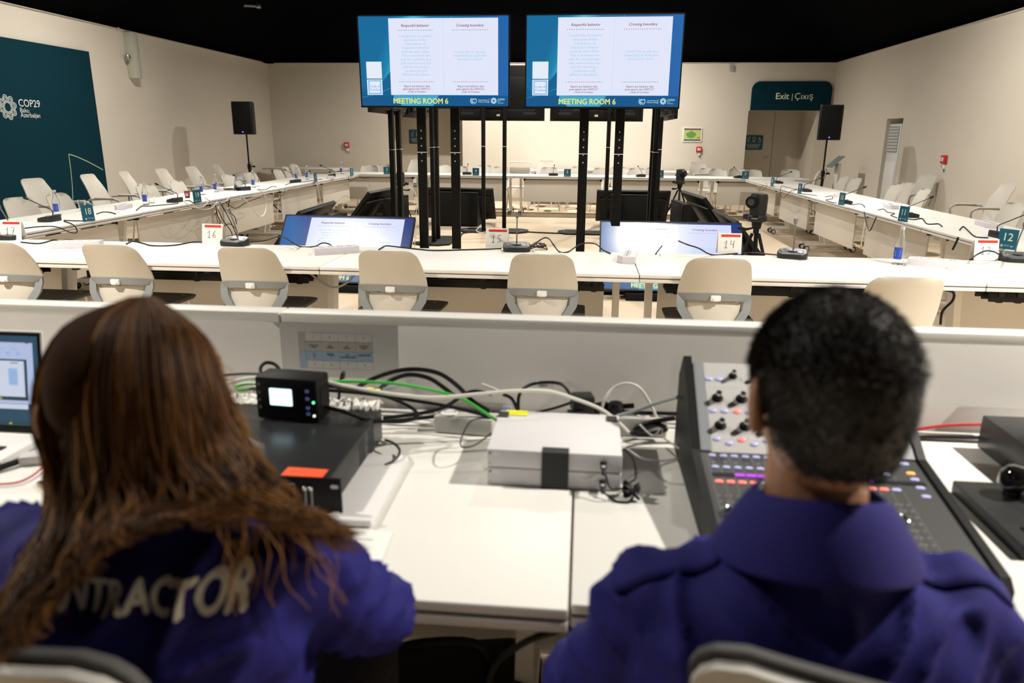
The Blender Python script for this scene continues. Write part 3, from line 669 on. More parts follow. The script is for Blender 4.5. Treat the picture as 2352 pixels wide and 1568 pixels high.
# ------------------------------------------------------------------ floor monitors
def cabinet(label, x, y, rz, w_=.80, h_=.56):
    """black wedge cabinet; its monitor rests tilted on the -Y side"""
    t = thing('monitor_cabinet', label, 'cabinet', (x, y, 0), rz, 'black cabinets carrying the floor monitors')
    M = Matrix.Rotation(PI/2, 4, 'Z')
    bm = new(); prism(bm, [(-.30, 0), (.24, 0), (.24, h_), (.06, h_)], -w_/2, w_/2, M @ Matrix.Diagonal((1, 1, 1, 1))); obj('cabinet_body', bm, m_blkm, t, smooth=False)
    bm = new(); box(bm, (0, .247 if 0 else 0, h_+.001), (.001, .001, .001)); bm.free()
    bm = new()
    for s in (-1, 1): box(bm, (s*(w_/2+.012), .05, h_*.55), (.02, .12, .03), bev=.004)
    obj('carry_handle', bm, m_dkg, t)
    return t
TILT = .62
mon_src = {}
def monitor(label, x, y, rz, on=False, blue=True, W_=1.20, H_=.70):
    k = (on,)
    if k not in mon_src: mon_src[k] = o = make_display(W_, H_, on, 'floor_monitor', blue)
    else: o = dup(mon_src[k], (0, 0, 0), 0)
    o['label'] = label; o['group'] = 'tilted floor monitors'
    yb = Vector((0, -.30 if 0 else 0, 0))
    # bottom edge at floor point (x,y); tilts back by TILT
    off = Vector((0, math.sin(TILT)*H_/2, math.cos(TILT)*H_/2+.10)); off.rotate(Euler((0, 0, rz)))
    o.location = Vector((x, y, 0))+off; o.rotation_euler = Euler((-TILT, 0, rz)); return o
# ------------------------------------------------------------------ floor monitors and cabinets
def cabinet2(label, x, y, rz, w_, h_=.56):
    t = thing('monitor_cabinet', label, 'cabinet', (x, y, 0), rz, 'black cabinets under the floor monitors')
    M = Matrix.Rotation(PI/2, 4, 'Z')
    bm = new(); prism(bm, [(-.20, 0), (.28, 0), (.28, h_), (.19, h_)], -w_/2, w_/2, M); obj('cabinet_body', bm, m_blkm, t, smooth=False)
    bm = new(); box(bm, (0, .286, h_*.5), (w_-.06, .008, h_-.06), bev=.002); obj('rear_panel', bm, m_blkm, t)
    bm = new(); box(bm, (0, -.33, .035), (w_, .26, .07), bev=.004); obj('plinth', bm, m_blkm, t)
    bm = new()
    box(bm, (w_/2+.006, .12, h_*.62), (.012, .10, .05), bev=.004); obj('carry_handle', bm, m_dkg, t)
    return t
MON = {}
def floor_mon(lab, cx, cy, rz, on, W_, tilt=.68):
    H_ = W_*.565; k = (on, W_)
    if k not in MON: MON[k] = o = make_display(W_, H_, on, 'floor_monitor', True)
    else: o = dup(MON[k], (0, 0, 0), 0)
    o['label'] = lab+' monitor tilted back on the floor'; o['group'] = 'tilted floor monitors'
    off = Vector((0, math.sin(tilt)*H_/2, math.cos(tilt)*H_/2+.085)); off.rotate(Euler((0, 0, rz)))
    o.location = Vector((cx, cy, 0))+off; o.rotation_euler = (Euler((-tilt, 0, 0)).to_matrix().to_4x4()).to_euler() if rz == 0 else (Matrix.Rotation(rz, 3, 'Z') @ Matrix.Rotation(-tilt, 3, 'X')).to_euler()
    q = Vector((0, .42, 0)); q.rotate(Euler((0, 0, rz))); cabinet2(lab.replace('lit ', '').replace('dark ', '')+' black cabinet behind its floor monitor', cx+q.x, cy+q.y, rz, W_*.62)
floor_mon('near left lit', -2.33, 6.76, -.03, True, 1.34)
floor_mon('near right lit', .84, 6.76, 0, True, 1.34)
floor_mon('far left dark', -2.10, 12.85, PI, False, 1.20)
floor_mon('far right dark', .82, 12.85, PI, False, 1.20)
floor_mon('left side nearer dark', -3.48, 8.2, -PI/2+.05, False, 1.35)
floor_mon('left side farther dark', -3.45, 11.1, -PI/2-.1, False, 1.35)
floor_mon('right side nearer dark', 1.98, 8.05, PI/2, False, 1.35)
floor_mon('right side farther dark', 2.05, 11.0, PI/2+.1, False, 1.35)

# ------------------------------------------------------------------ loudspeakers
def speaker(label, x, y, zb, rz, side):
    t = thing('loudspeaker', label, 'loudspeaker', (x, y, zb), rz, 'black loudspeakers on stands')
    bm = new(); poly = [(-.19, -.13), (-.13, .17), (.13, .17), (.19, -.13), (.165, -.165), (-.165, -.165)]
    loft(bm, [[Vector((px*.97, py*.97, 0)) for px, py in poly], [Vector((px, py, .02)) for px, py in poly], [Vector((px, py, .55)) for px, py in poly], [Vector((px*.96, py*.96, .575)) for px, py in poly]]); obj('cabinet', bm, m_blk, t)
    bm = new(); box(bm, (0, -.170, .29), (.33, .012, .52), bev=.005); obj('grille', bm, m_blkm, t)
    bm = new(); prism(bm, rrect(.022, .022, .004, 2, 0, .045), -.180, -.176); obj('status_light', bm, m_blueled, t)
    st = thing('speaker_stand', 'black pole tripod stand under the %s loudspeaker' % side, 'stand', (x, y, 0), rz)
    bm = new(); cyl(bm, (0, 0, .05), (0, 0, .85), .022); obj('lower_tube', bm, m_blk, st)
    bm = new(); cyl(bm, (0, 0, .85), (0, 0, zb), .015); obj('pole', bm, m_blk, st)
    bm = new(); cyl(bm, (0, 0, .82), (0, 0, .92), .032); cyl(bm, (.02, 0, .87), (.085, 0, .87), .008); lathe(bm, [(.001, -.02), (.022, -.015), (.022, .015), (.001, .02)], 12, (.09, 0, .87)); obj('collar_knob', bm, m_blk, st)
    bm = new(); tube(bm, spline([(.02, 0, .95), (.06, -.01, .92), (.05, -.02, .84), (.03, 0, .78), (.015, 0, .6)], 5), .005, 6); obj('coiled_lead', bm, m_cable, st)
    for k in range(3):
        a = 2*PI*k/3+.5; c, s = math.cos(a), math.sin(a); bm = new()
        tube(bm, [(c*.02, s*.02, .55), (c*.5, s*.5, .02)], .012); tube(bm, [(0, 0, .18), (c*.27, s*.27, .29)], .007); obj('leg', bm, m_blk, st)
        bm = new(); box(bm, (c*.5, s*.5, .014), (.05, .05, .028), rz=a, bev=.006); obj('foot', bm, m_blk, st)
p = aY(566, 308, 13.6); speaker('black loudspeaker in the far left corner', p.x, 13.6, 1.445, .10, 'left'); 
p = aY(1899, 323, 13.6); speaker('black loudspeaker in front of the exit doorway', p.x, 13.6, 1.43, -.12, 'right')
# tilted notice stand by the right wall
p = aX(1924, 388, 4.85)
t = thing('notice_stand', 'slim stand with tilted silver notice plate near the far right corner', 'sign stand', (p.x, p.y, 0), -PI/2)
bm = new(); box(bm, (0, 0, .50), (.22, .05, 1.0), bev=.004); obj('post', bm, m_panel, t)
bm = new(); box(bm, (0, -.06, 1.03), (.34, .30, .02), rx=.75, bev=.004); obj('notice_plate', bm, mat('silver_blue', (.32, .38, .42), .35, metal=.5), t)
bm = new(); box(bm, (0, 0, .012), (.34, .28, .024), bev=.004); obj('foot_plate', bm, m_panel, t)

# ------------------------------------------------------------------ camera heads on tripods
def ptz(label, x, y, ztop, rz, big, side):
    hz = ztop-.235
    t = thing('robotic_camera', label, 'camera', (x, y, hz), rz, 'black robotic cameras on tripods')
    bm = new(); lathe(bm, [(.001, 0), (.075, 0), (.082, .012), (.082, .04), (.070, .055), (.001, .058)], 24); obj('base', bm, m_dkg, t)
    bm = new(); box(bm, (-.085, .03, .035), (.07, .09, .045), bev=.01); obj('rear_connector_box', bm, m_dkg, t)
    bm = new(); lathe(bm, [(.001, .05), (.066, .052), (.070, .09), (.072, .20), (.064, .228), (.03, .235), (.001, .235)], 24); obj('yoke', bm, m_dkg, t)
    bm = new(); M = Matrix.Rotation(PI/2, 4, 'X')
    for r0, r1, y0, y1, mm in ((.052, .052, -.04, -.10, 0), (.045, .042, -.10, -.112, 0)):
        cyl(bm, (-.03, y0, .165), (-.03, y1, .165), r0, r1, 20)
    obj('lens_barrel', bm, m_blk, t)
    bm = new(); cyl(bm, (-.03, -.1125, .165), (-.03, -.1145, .165), .028, n=18); obj('lens_glass', bm, mat('lens_glass', (.02, .02, .035), .05), t)
    bm = new(); box(bm, (.0, -.081, .03), (.05, .004, .008)); obj('base_badge', bm, m_grey, t)
    tp = thing('camera_tripod', 'black photo tripod carrying the %s camera' % side, 'tripod', (x, y, 0), rz, 'black photo tripods')
    bm = new(); cyl(bm, (0, 0, hz-.06), (0, 0, hz-.001), .035, .045, 16); cyl(bm, (0, 0, hz-.10), (0, 0, hz-.06), .025); obj('head', bm, m_blk, tp)
    bm = new(); tube(bm, [(-.02, .0, hz-.055), (-.09, .02, hz-.075), (-.16, .03, hz-.07)], [.007, .012, .017]); obj('pan_handle', bm, m_blk, tp)
    bm = new(); cyl(bm, (0, 0, .30), (0, 0, hz-.1), .014); cyl(bm, (0, 0, .30), (0, 0, .36), .03); obj('centre_column', bm, m_blk, tp)
    for k in range(3):
        a = 2*PI*k/3-.4; c, s = math.cos(a), math.sin(a); bm = new()
        tube(bm, [(c*.03, s*.03, hz-.10), (c*.16, s*.16, hz*.45)], .014); tube(bm, [(c*.16, s*.16, hz*.45), (c*.30, s*.30, .01)], .010)
        box(bm, (c*.16, s*.16, hz*.45), (.035, .03, .04), rz=a, bev=.006); tube(bm, [(0, 0, .33), (c*.20, s*.20, .36)], .005); obj('leg', bm, m_blk, tp)
p = aY(1745, 443, 6.4); ptz('larger robotic camera right of the near right floor monitor', p.x, 6.4, p.z, -.5, 1, 'near right')
p = aY(1564, 388, 12.3); ptz('small robotic camera in front of the far row, right of the screens', p.x, 12.3, p.z, .9, 0, 'far right')
p = aY(919, 394, 12.4); ptz('small robotic camera partly behind the left screen posts', p.x, 12.4, p.z, -2.3, 0, 'far left')

# ------------------------------------------------------------------ number cards
def teal_card(n, px, py, plane, rz, where):
    axis, v = plane; p = aX(px, py, v) if axis == 'x' else aY(px, py, v)
    t = thing('number_card', 'teal table card reading %s, %s' % (n, where), 'number card', (p.x, p.y, TZ), rz, 'teal number cards'); t.scale = (.88, .88, .88)
    bm = new(); box(bm, (0, 0, .0775), (.145, .006, .155), rx=-.06); box(bm, (0, .02, .006), (.06, .04, .005)); obj('card_board', bm, m_tealb, t, smooth=False)
    Mt = Matrix.Rotation(-.06, 4, 'X')
    bm = new(); text(bm, str(n), .085, tr(0, -.0042, .0) @ tr(0, 0, .075) if 0 else tr(0, -.0005, .0775) @ Mt @ tr(0, -.0036, -.012), bold=.012); obj('card_number', bm, m_cream, t, smooth=False)
    bm = new(); M2 = tr(0, -.0005, .0775) @ Mt
    b2 = new(); lotus(b2, -.035, -.052, .010, .0012, -.0036); text(b2, 'COP29', .014, tr(-.02, -.0036, -.054), 'LEFT'); quad(b2, .032, .055, -.052, -.049, -.0036); quad(b2, .032, .050, -.057, -.054, -.0036)
    xf(b2.verts, M2); bm.free(); obj('card_print', b2, m_lprint, t, smooth=False)
LX, RX, FY = -4.16, 2.91, 14.09
L2, R2 = PI/2, -PI/2
teal_card(18, 205, 514, ('x', LX), L2-.15, 'nearest on the left row')
teal_card(19, 454, 466, ('x', LX), L2-.15, 'left row, left of the laptop')
teal_card(1, 725, 419, ('x', LX-.03), L2, 'left row, right of the laptop, seen edge-on')
teal_card(2, 808, 404, ('x', LX-.06), L2-.15, 'at the far left corner, seen edge-on')
teal_card(3, 889, 402, ('y', FY), 0, 'far row, left of the screen posts')
teal_card(4, 1093, 404, ('y', FY), 0, 'far row, between the left screen posts')
teal_card(5, 1303, 405, ('y', FY), 0, 'far row, middle')
teal_card(6, 1516, 405, ('y', FY), 0, 'far row, mostly behind the right posts')
teal_card(7, 1711, 414, ('y', FY), 0, 'far row, in front of the exit doorway')
teal_card(8, 1773, 430, ('x', RX), R2+.1, 'far end of the right row')
teal_card(9, 1836, 446, ('x', RX), R2+.1, 'right row, beside the second microphone from the corner')
teal_card(10, 1932, 472, ('x', RX), R2+.15, 'middle of the right row')
teal_card(11, 2074, 504, ('x', RX), R2+.25, 'right row, above the water bottle')
teal_card(12, 2313, 558, ('x', RX), R2+.55, 'right row, nearest the right edge')
def strokes(bm, s, M, h):
    G = {'1': [[(.0, .62), (.30, 1), (.22, 0)], [(0, 0), (.42, .02)]], '2': [[(0, .8), (.2, 1), (.45, .8), (.2, .3), (0, 0), (.5, .02)]], '3': [[(0, .9), (.25, 1), (.4, .75), (.15, .55), (.42, .3), (.2, 0), (-.03, .12)]],
         '4': [[(.12, 1), (0, .45), (.45, .5)], [(.5, 1), (.38, 0)]], '5': [[(.5, 1), (.15, .98), (.05, .55), (.35, .55), (.42, .2), (.15, 0), (-.02, .1)]], '6': [[(.4, 1), (.1, .6), (0, .25), (.2, 0), (.42, .2), (.3, .45), (.03, .3)]], '7': [[(0, .95), (.5, 1), (.2, 0)], [(.1, .5), (.42, .52)]]}
    x = 0
    for ch in s:
        for st in G[ch]:
            b2 = new(); line(b2, [((x+u)*h, v*h) for u, v in st], h*.075)
            xf(b2.verts, M); mp = [bm.verts.new(v.co) for v in b2.verts]
            b2.verts.index_update()
            for f in b2.faces: bm.faces.new([mp[v.index] for v in f.verts])
            b2.free()
        x += .8
def white_card(n, px, py, rz, where):
    p = aZ(px, py, TZ)
    t = thing('paper_number_card', 'white card with red strip and handwritten %s, %s' % (n, where), 'number card', (p.x, p.y, TZ), rz, 'white handwritten number cards')
    bm = new(); box(bm, (0, .012, .065), (.150, .004, .131), rx=-.18); box(bm, (0, .048, .064), (.150, .003, .131), rx=.18); obj('card_board', bm, m_paper, t, smooth=False)
    M = tr(0, .012, .065) @ Matrix.Rotation(-.18, 4, 'X')
    bm = new(); quad(bm, -.056, .066, .042, .058, -.0026, M); obj('red_strip', bm, m_redp, t, smooth=False)
    bm = new(); strokes(bm, str(n), M @ tr(-.035, -.0027, -.028), .048); obj('handwritten_number', bm, m_ink, t, smooth=False)
white_card(17, 26, 551, .05, 'leftmost'); white_card(16, 488, 559, -.06, 'left of the microphone at centre left'); white_card(15, 1141, 570, 0, 'in the middle of the near table')
white_card(14, 1675, 583, .02, 'in front of the bright floor monitor'); white_card(13, 2264, 598, .08, 'near the right edge')

# ------------------------------------------------------------------ delegate microphones
def make_mic(up=.19, back=.13):
    t = thing('conference_microphone', '', 'microphone')
    bm = new(); poly = rrect(.180, .130, .045, 6)
    loft(bm, [[Vector((x*.97, y*.97, .0)) for x, y in poly], [Vector((x, y, .006)) for x, y in poly], [Vector((x, y, .024+.17*(y+.065))) for x, y in poly], [Vector((x*.95, y*.94, .030+.17*(y+.065))) for x, y in poly]]); obj('base', bm, m_dkg, t)
    bm = new(); loft(bm, [[Vector((x*.90, y*.88, .0301+.17*(y+.065))) for x, y in poly], [Vector((x*.88, y*.86, .0318+.17*(y+.065))) for x, y in poly]]); obj('face_plate', bm, mat('mic_grey', (.11, .115, .12), .35), t)
    def P(x, y): return Vector((x, y, .0325+.17*(y+.065)))
    bm = new(); lathe(bm, [(.001, -.002), (.030, -.002), (.030, .001), (.001, .0015)], 24, P(0, .0)); obj('loudspeaker_disc', bm, m_dkg, t)
    for x, y in ((-.068, .02), (-.055, -.012), (.06, .02), (.068, .002), (.064, -.018), (.045, -.03)):
        bm = new(); lathe(bm, [(.001, -.001), (.0065, -.001), (.006, .0015), (.001, .002)], 10, P(x, y)); obj('button', bm, m_lgrey, t)
    pts = spline([(0, .035, .04), (0, .037, .06), (0, .035, .09), (.0, .035-back*.35, .03+up*.62), (0, .035-back, .03+up)], 5)
    bm = new(); tube(bm, pts, .0042, 8); cyl(bm, (0, .035, .028), (0, .036, .055), .008, .006); obj('gooseneck', bm, m_dkg if back > .15 else mat('neck_grey', (.16, .16, .155), .35, metal=.4), t)
    d = (pts[-1]-pts[-3]).normalized(); a = pts[-1]; bm = new(); tube(bm, [a, a+d*.008, a+d*.03, a+d*.042], [.006, .0105, .0115, .007], 12); obj('microphone_head', bm, m_blk if back > .15 else mat('neck_grey', (0, 0, 0)), t)
    return t
MIC_N, MIC_R = Proto(lambda: make_mic(.185, .06)), Proto(lambda: make_mic(.15, .20))
def placeN(px, py, rz, lab): p = aZ(px, py, TZ); MIC_N('grey gooseneck microphone on the near table, '+lab, (p.x, p.y, TZ), rz, 'microphones on the near table')
placeN(20, 549, .0, 'at the left edge'); placeN(540, 563, -.1, 'right of the second white card'); placeN(1187, 576, .1, 'in the middle'); placeN(1819, 592, -.35, 'left of the water bottle'); placeN(2333, 600, -.2, 'at the right edge')
for px, py, rz, lab in [(122, 508, -PI/2, 'nearest, beside card eighteen'), (408, 464, -PI/2, 'left of the red cup'), (565, 437, -PI/2-.5, 'behind the laptop'), (683, 419, -PI/2-.3, 'beside the bottle left of the edge-on card'), (766, 405, -PI/2+.2, 'near the far left corner')]:
    p = aZ(px, py, TZ); MIC_R('black gooseneck microphone on the left row, '+lab, (p.x-.03, p.y, TZ), rz, 'microphones on the left row')
for px, lab in [(1073, 'left of its number card'), (1271, 'middle of the row'), (1472, 'beside the thick screen posts'), (1697, 'by the exit doorway')]:
    p = aY(px, 402, 14.3); MIC_R('black gooseneck microphone on the far row, '+lab, (p.x, 14.3, TZ), PI+random.uniform(-.4, .4), 'microphones on the far row')
for px, py, lab in [(1785, 421, 'farthest, in the corner'), (1848, 440, 'second from the corner'), (1938, 467, 'in the middle'), (2084, 498, 'above the water bottle'), (2292, 545, 'nearest, left of the card at the edge')]:
    p = aZ(px, py, TZ); MIC_R('black gooseneck microphone on the right row, '+lab, (p.x+.02, p.y, TZ), PI/2+random.uniform(-.1, .2), 'microphones on the right row')

# ------------------------------------------------------------------ power strips, bottles, glasses
def make_strip():
    t = thing('power_strip', '', 'power strip'); bm = new(); 
    poly = [(-.145, -.055), (.095, -.055), (.145, -.02), (.145, .055), (-.095, .055), (-.145, .02)]
    loft(bm, [[Vector((x, y, 0)) for x, y in poly], [Vector((x, y, .036)) for x, y in poly], [Vector((x*.985, y*.96, .042)) for x, y in poly]]); obj('strip_body', bm, mat('strip_white', (.68, .65, .69), .4), t)
    for i in range(4):
        bm = new(); x = -.09+.058*i; lathe(bm, [(.001, .0415), (.021, .0415), (.021, .0435), (.018, .0435), (.017, .042), (.001, .0418)], 18, (x, 0, 0)); obj('socket', bm, m_lgrey, t)
    bm = new()
    for i in range(4):
        for s in (-1, 1): cyl(bm, (-.09+.058*i+s*.008, 0, .0425), (-.09+.058*i+s*.008, 0, .0432), .003, n=6)
    obj('socket_hole', bm, m_dkg, t, kind='stuff'); return t
STRIP = Proto(make_strip)
for i, (px, py, rz, lab) in enumerate([(178, 568, .25, 'white power strip on the near table, behind the second chair'), (772, 581, .55, 'white power strip on the near table, in front of the left floor monitor'), (1441, 597, 1.45, 'white power strip on the near table, end-on below the bright monitor'), (2148, 611, -.5, 'white power strip on the near table, right of the water bottle'),
    (285, 479, -1.3, 'white power strip on the left row, behind card eighteen'), (505, 438, -1.2, 'white power strip on the left row, beside the laptop'), (760, 410, -1.2, 'white power strip on the left row, near the corner'),
    (1838, 431, 1.2, 'white power strip on the right row, farthest'), (1925, 452, 1.3, 'white power strip on the right row, second farthest'), (2045, 478, 1.4, 'white power strip on the right row, left of card eleven'), (2270, 521, 1.5, 'white power strip on the right row, nearest'), (1610, 403, 0, 'white power strip on the far row, by the small camera')]):
    p = aZ(px, py, TZ); STRIP(lab, (p.x, p.y, TZ), rz, 'white power strips')
def glassmat(name, col, rough=.03, alpha=1):
    M = mat(name, col, rough, trans=1, ior=1.45); return M
m_glass = glassmat('bottle_glass', (.97, .99, .985)); m_water = mat('water', (.93, .97, .97), 0, trans=1, ior=1.2)
m_blabel = mat('bottle_label_blue', srgb((45, 75, 175)), .5); m_cap = mat('bottle_cap', (.72, .74, .72), .3, metal=.6)
def make_bottle():
    t = thing('water_bottle', '', 'bottle')
    prof = [(.001, .003), (.027, .0), (.032, .006), (.032, .055), (.0325, .115), (.029, .13), (.020, .16), (.0135, .19), (.0125, .212)]
    inn = [(r-.0018, z+.002) for r, z in prof[::-1][:-2]]+[(.028, .008), (.001, .008)]
    bm = new(); lathe(bm, prof+inn, 24); obj('glass_body', bm, m_glass, t)
    bm = new(); lathe(bm, [(.0145, .209), (.0145, .220), (.013, .2235), (.001, .2235)], 16); obj('cap', bm, m_cap, t)
    bm = new(); N = 10
    rings = [[Vector((.0332*math.cos(a), .0332*math.sin(a), z)) for z in (.035, .105)] for a in [-PI/2-.75+1.5*k/N for k in range(N+1)]]
    for i in range(N): 
        v = [bm.verts.new(q) for q in (rings[i][0], rings[i+1][0], rings[i+1][1], rings[i][1])]; bm.faces.new(v)
    obj('label', bm, m_blabel, t)
    bm = new()
    for k in range(3): 
        a0 = -PI/2-.5; pts = []
        v = [bm.verts.new(Vector((.0336*math.cos(a), .0336*math.sin(a), z))) for a, z in ((a0+.1, .052+.013*k), (a0+.9, .052+.013*k), (a0+.9, .060+.013*k), (a0+.1, .060+.013*k))]; bm.faces.new(v)
    obj('label_print', bm, m_lprint, t, smooth=False); return t
BOT = Proto(make_bottle)
p = aZ(2061, 607, TZ); b0 = BOT('clear glass bottle with blue label on the near table, right side', (p.x, p.y, TZ), -.6, 'glass water bottles')
for px, py, lab in [(133, 494, 'beside the microphone at the left'), (336, 470, 'in front of two chairs mid-row'), (466, 447, 'just right of card nineteen'), (497, 441, 'left of the laptop'), (583, 430, 'just right of the laptop'), (682, 414, 'first of two past the laptop'), (706, 412, 'second of two past the laptop'), (785, 399, 'at the far left corner')]:
    p = aZ(px, py, TZ); BOT('glass bottle with blue label, left row, '+lab, (p.x, p.y, TZ), random.uniform(-.3, .3), 'glass water bottles')
def make_glass():
    t = thing('drinking_glass', '', 'glass'); bm = new(); lathe(bm, [(.001, 0), (.028, 0), (.036, .10), (.0345, .10), (.0265, .006), (.001, .006)], 24); obj('tumbler', bm, m_glass, t); return t
GL = Proto(make_glass)
for px, py, lab in [(190, 483, 'left of the long power strip'), (349, 466, 'beside the bottle in the middle of the left row'), (455, 440, 'behind card nineteen'), (592, 428, 'right of the laptop bottle'), (715, 408, 'beside the bottle pair'), (763, 400, 'near the far left corner')]:
    p = aZ(px, py, TZ); GL('drinking glass on the left row, '+lab, (p.x, p.y, TZ), 0, 'drinking glasses')
p = aZ(2083, 610, TZ); t = thing('loose_bottle_cap', 'small pale bottle cap lying right of the near water bottle', 'bottle cap', p); bm = new(); lathe(bm, [(.001, 0), (.014, 0), (.0145, .01), (.012, .012), (.001, .012)], 16); obj('cap_shell', bm, m_cap, t)
p = aZ(431, 454, TZ); t = thing('paper_cup', 'small dark red paper cup on the left row, left of card nineteen', 'cup', p, 0); bm = new(); lathe(bm, [(.001, 0), (.025, 0), (.035, .075), (.037, .077), (.033, .077), (.024, .004), (.001, .004)], 20); obj('cup_wall', bm, mat('cup_red', (.22, .02, .02), .5), t)
bm = new()
for k in range(3): box(bm, (.030*math.cos(-1.6+.35*k), .030*math.sin(-1.6+.35*k), .04), (.004, .006, .04), rz=-1.6+.35*k)
obj('cup_print', bm, m_lprint, t, smooth=False)
# cable grommet on near table
p = aZ(2182, 600, TZ); t = thing('table_grommet', 'small black round cable hole left of the handwritten card at right', 'grommet', p); bm = new(); lathe(bm, [(.001, .0005), (.018, .0005), (.018, .002), (.001, .0022)], 18); obj('grommet_ring', bm, m_blk, t)
# laptop on the left row
p = aZ(532, 437, TZ)
t = thing('laptop', 'open silver laptop on the left row, its lid back towards the camera', 'laptop', (p.x+.06, p.y+.05, TZ), -PI/2+.12)
m_alu = mat('aluminium', (.42, .42, .43), .3, metal=.85)
bm = new(); box(bm, (0, -.12, .008), (.33, .23, .014), bev=.004); obj('base', bm, m_alu, t)
bm = new(); box(bm, (0, -.11, .0155), (.28, .11, .002)); obj('keyboard', bm, m_blk, t)
bm = new(); box(bm, (0, .025, .122), (.33, .006, .23), rx=-.20, bev=.003); lid = obj('lid', bm, m_alu, t)
bm = new(); M = tr(0, .025, .122) @ Matrix.Rotation(-.2, 4, 'X')
poly = [(.013*math.cos(a)*(1+.12*math.cos(2*a)), .013*math.sin(a)) for a in [2*PI*k/18 for k in range(18)]]; prism(bm, poly, .0031, .0036, M)
prism(bm, [(.0+.002, .015), (.006, .023), (.009, .022), (.005, .014)], .0031, .0036, M); obj('lid_emblem', bm, m_white, lid)

# ------------------------------------------------------------------ cables on and below the tables
def cable(label, pts, r=.0045, m_=None, name='cable', cat='cable', n=7, k=7, group=None):
    bm = new(); tube(bm, spline(pts, k), r, n); o = obj(name, bm, m_ or m_cable); return tag(o, label, cat, group)
def cz_path(L, r=.0045, z0=TZ):
    out = []
    for q in L:
        if len(q) == 2: v = aZ(q[0], q[1], z0+r)
        else: v = aY(q[0], q[1], q[2])
        out.append(v)
    return out
g = 'microphone cables on the near table'
cable('black cable from the left microphone along the near table', cz_path([(48, 556), (90, 559), (125, 551), (150, 558), (190, 557)]), group=g)
cable('short black cable leading to the power strip at left', cz_path([(127, 560), (140, 553), (165, 551), (192, 557)]), group=g)
cable('black cable between the second chair and the card numbered sixteen', cz_path([(290, 560), (305, 554), (330, 559), (350, 564), (400, 563), (450, 555), (510, 557)]), group=g)
cable('black cable arching in front of the left floor monitor', cz_path([(572, 556), (610, 552), (640, 543, 4.75), (655, 546, 4.7), (670, 556, 4.6), (690, 566), (722, 566), (740, 558), (755, 560), (766, 568)]), group=g)
cable('long black cable from the middle microphone to the left', cz_path([(870, 573), (885, 565), (905, 566), (960, 572), (1000, 575), (1080, 573), (1152, 571)]), group=g)
cable('black wavy cable right of the middle microphone', cz_path([(1220, 563), (1235, 555, 4.72), (1250, 546, 4.72), (1262, 549, 4.68), (1272, 563, 4.6), (1285, 578), (1305, 578), (1330, 562), (1350, 558), (1370, 561), (1385, 574), (1402, 582)]), group=g)
cable('short stub of black cable left of the handwritten fourteen', cz_path([(1506, 583), (1512, 575), (1520, 565, 4.70)]), group=g, r=.004)
cable('black cable descending in front of the bright floor monitor', cz_path([(1558, 553, 4.72), (1580, 562, 4.72), (1605, 570, 4.65), (1635, 585), (1680, 583), (1720, 580), (1785, 585)]), group=g)
cable('black cable looping in front of the handwritten thirteen', cz_path([(2232, 594), (2245, 584, 4.62), (2265, 576, 4.6), (2285, 579, 4.6), (2305, 592)]), group=g)
cable('flat black cable leading to the rightmost near microphone', cz_path([(2228, 596), (2260, 593), (2300, 597)]), group=g)
g = 'microphone cables on the left row'
def LR(L): return [aZ(*q, TZ+.005) if len(q) == 2 else aX(q[0], q[1], -4.12) for q in L]
cable('black cable sagging below the card numbered eighteen', LR([(147, 506), (175, 507), (195, 507)]), group=g)
cable('black cable looping over the table edge below card eighteen', LR([(147, 508), (165, 514), (175, 524, 0), (176, 534, 0), (160, 533, 0), (130, 521, 0), (95, 520), (55, 524)]), group=g)
cable('black cable right of the card numbered eighteen', LR([(222, 491), (235, 487), (250, 487), (266, 491)]), group=g)
cable('black cable running to the microphone left of card nineteen', LR([(313, 483), (325, 474), (345, 473), (380, 470), (410, 467)]), group=g)
cable('black cable from the microphone to card nineteen', LR([(424, 461), (436, 461), (448, 468)]), group=g)
cable('black cable past the laptop along the table', LR([(590, 435), (610, 435), (625, 428), (635, 429)]), group=g)
cable('black cable by the farthest bottles', LR([(655, 425), (670, 420), (700, 417), (740, 411)]), group=g)
g = 'cables hanging below the laptop'
for i, L in enumerate([[(495, 470), (498, 490), (505, 510), (500, 540)], [(505, 465), (520, 490), (535, 520), (545, 545)], [(527, 458), (525, 480), (540, 500), (543, 515)], [(515, 462), (540, 478), (565, 465), (600, 452)], [(510, 520), (530, 515), (545, 535), (520, 543)], [(500, 480), (512, 505), (530, 530), (535, 548)]]):
    cable('black cable hanging under the laptop table, '+['leftmost straight drop', 'long diagonal drop', 'short drop on the right', 'shallow sag to the right', 'low loop near the floor', 'second drop from the left'][i], [aX(x, y, -4.02-.03*i) for x, y in L], .005, group=g)
cable('white cable looping down from the laptop', [aX(x, y, -4.08) for x, y in [(548, 448), (565, 460), (585, 485), (597, 497), (608, 490), (612, 465), (605, 443), (592, 436)]], .006, m_wcable, 'white_cable')
for i, (x, y) in enumerate(((470, 480), (452, 476), (500, 466))): cable('white cable bundle strand under card nineteen, '+['lowest', 'left', 'right'][i], [aX(x-30, y-12, -4.1), aX(x-8, y, -4.06), aX(x+15, y-2, -4.06), aX(x+30, y-18, -4.12)], .004, m_wcable, 'white_cable')
cable('thin black cable swag by the edge-on card on the left row', [aX(x, y, -4.14) for x, y in [(640, 436), (645, 450), (652, 444), (655, 432)]], .004)
cable('thin black cable loop under the card at the far left corner', [aX(x, y, -4.16) for x, y in [(800, 404), (803, 416), (812, 412), (822, 404), (835, 410), (850, 406)]], .004)
g = 'cables on the right row'
def RR(L): return [aZ(*q, TZ+.005) if len(q) == 2 else aX(q[0], q[1], 2.86) for q in L]
cable('black cable loop hanging left of card eight', RR([(1760, 421), (1750, 428, 0), (1742, 438, 0), (1755, 435, 0), (1762, 424, 0)]), .004, group=g)
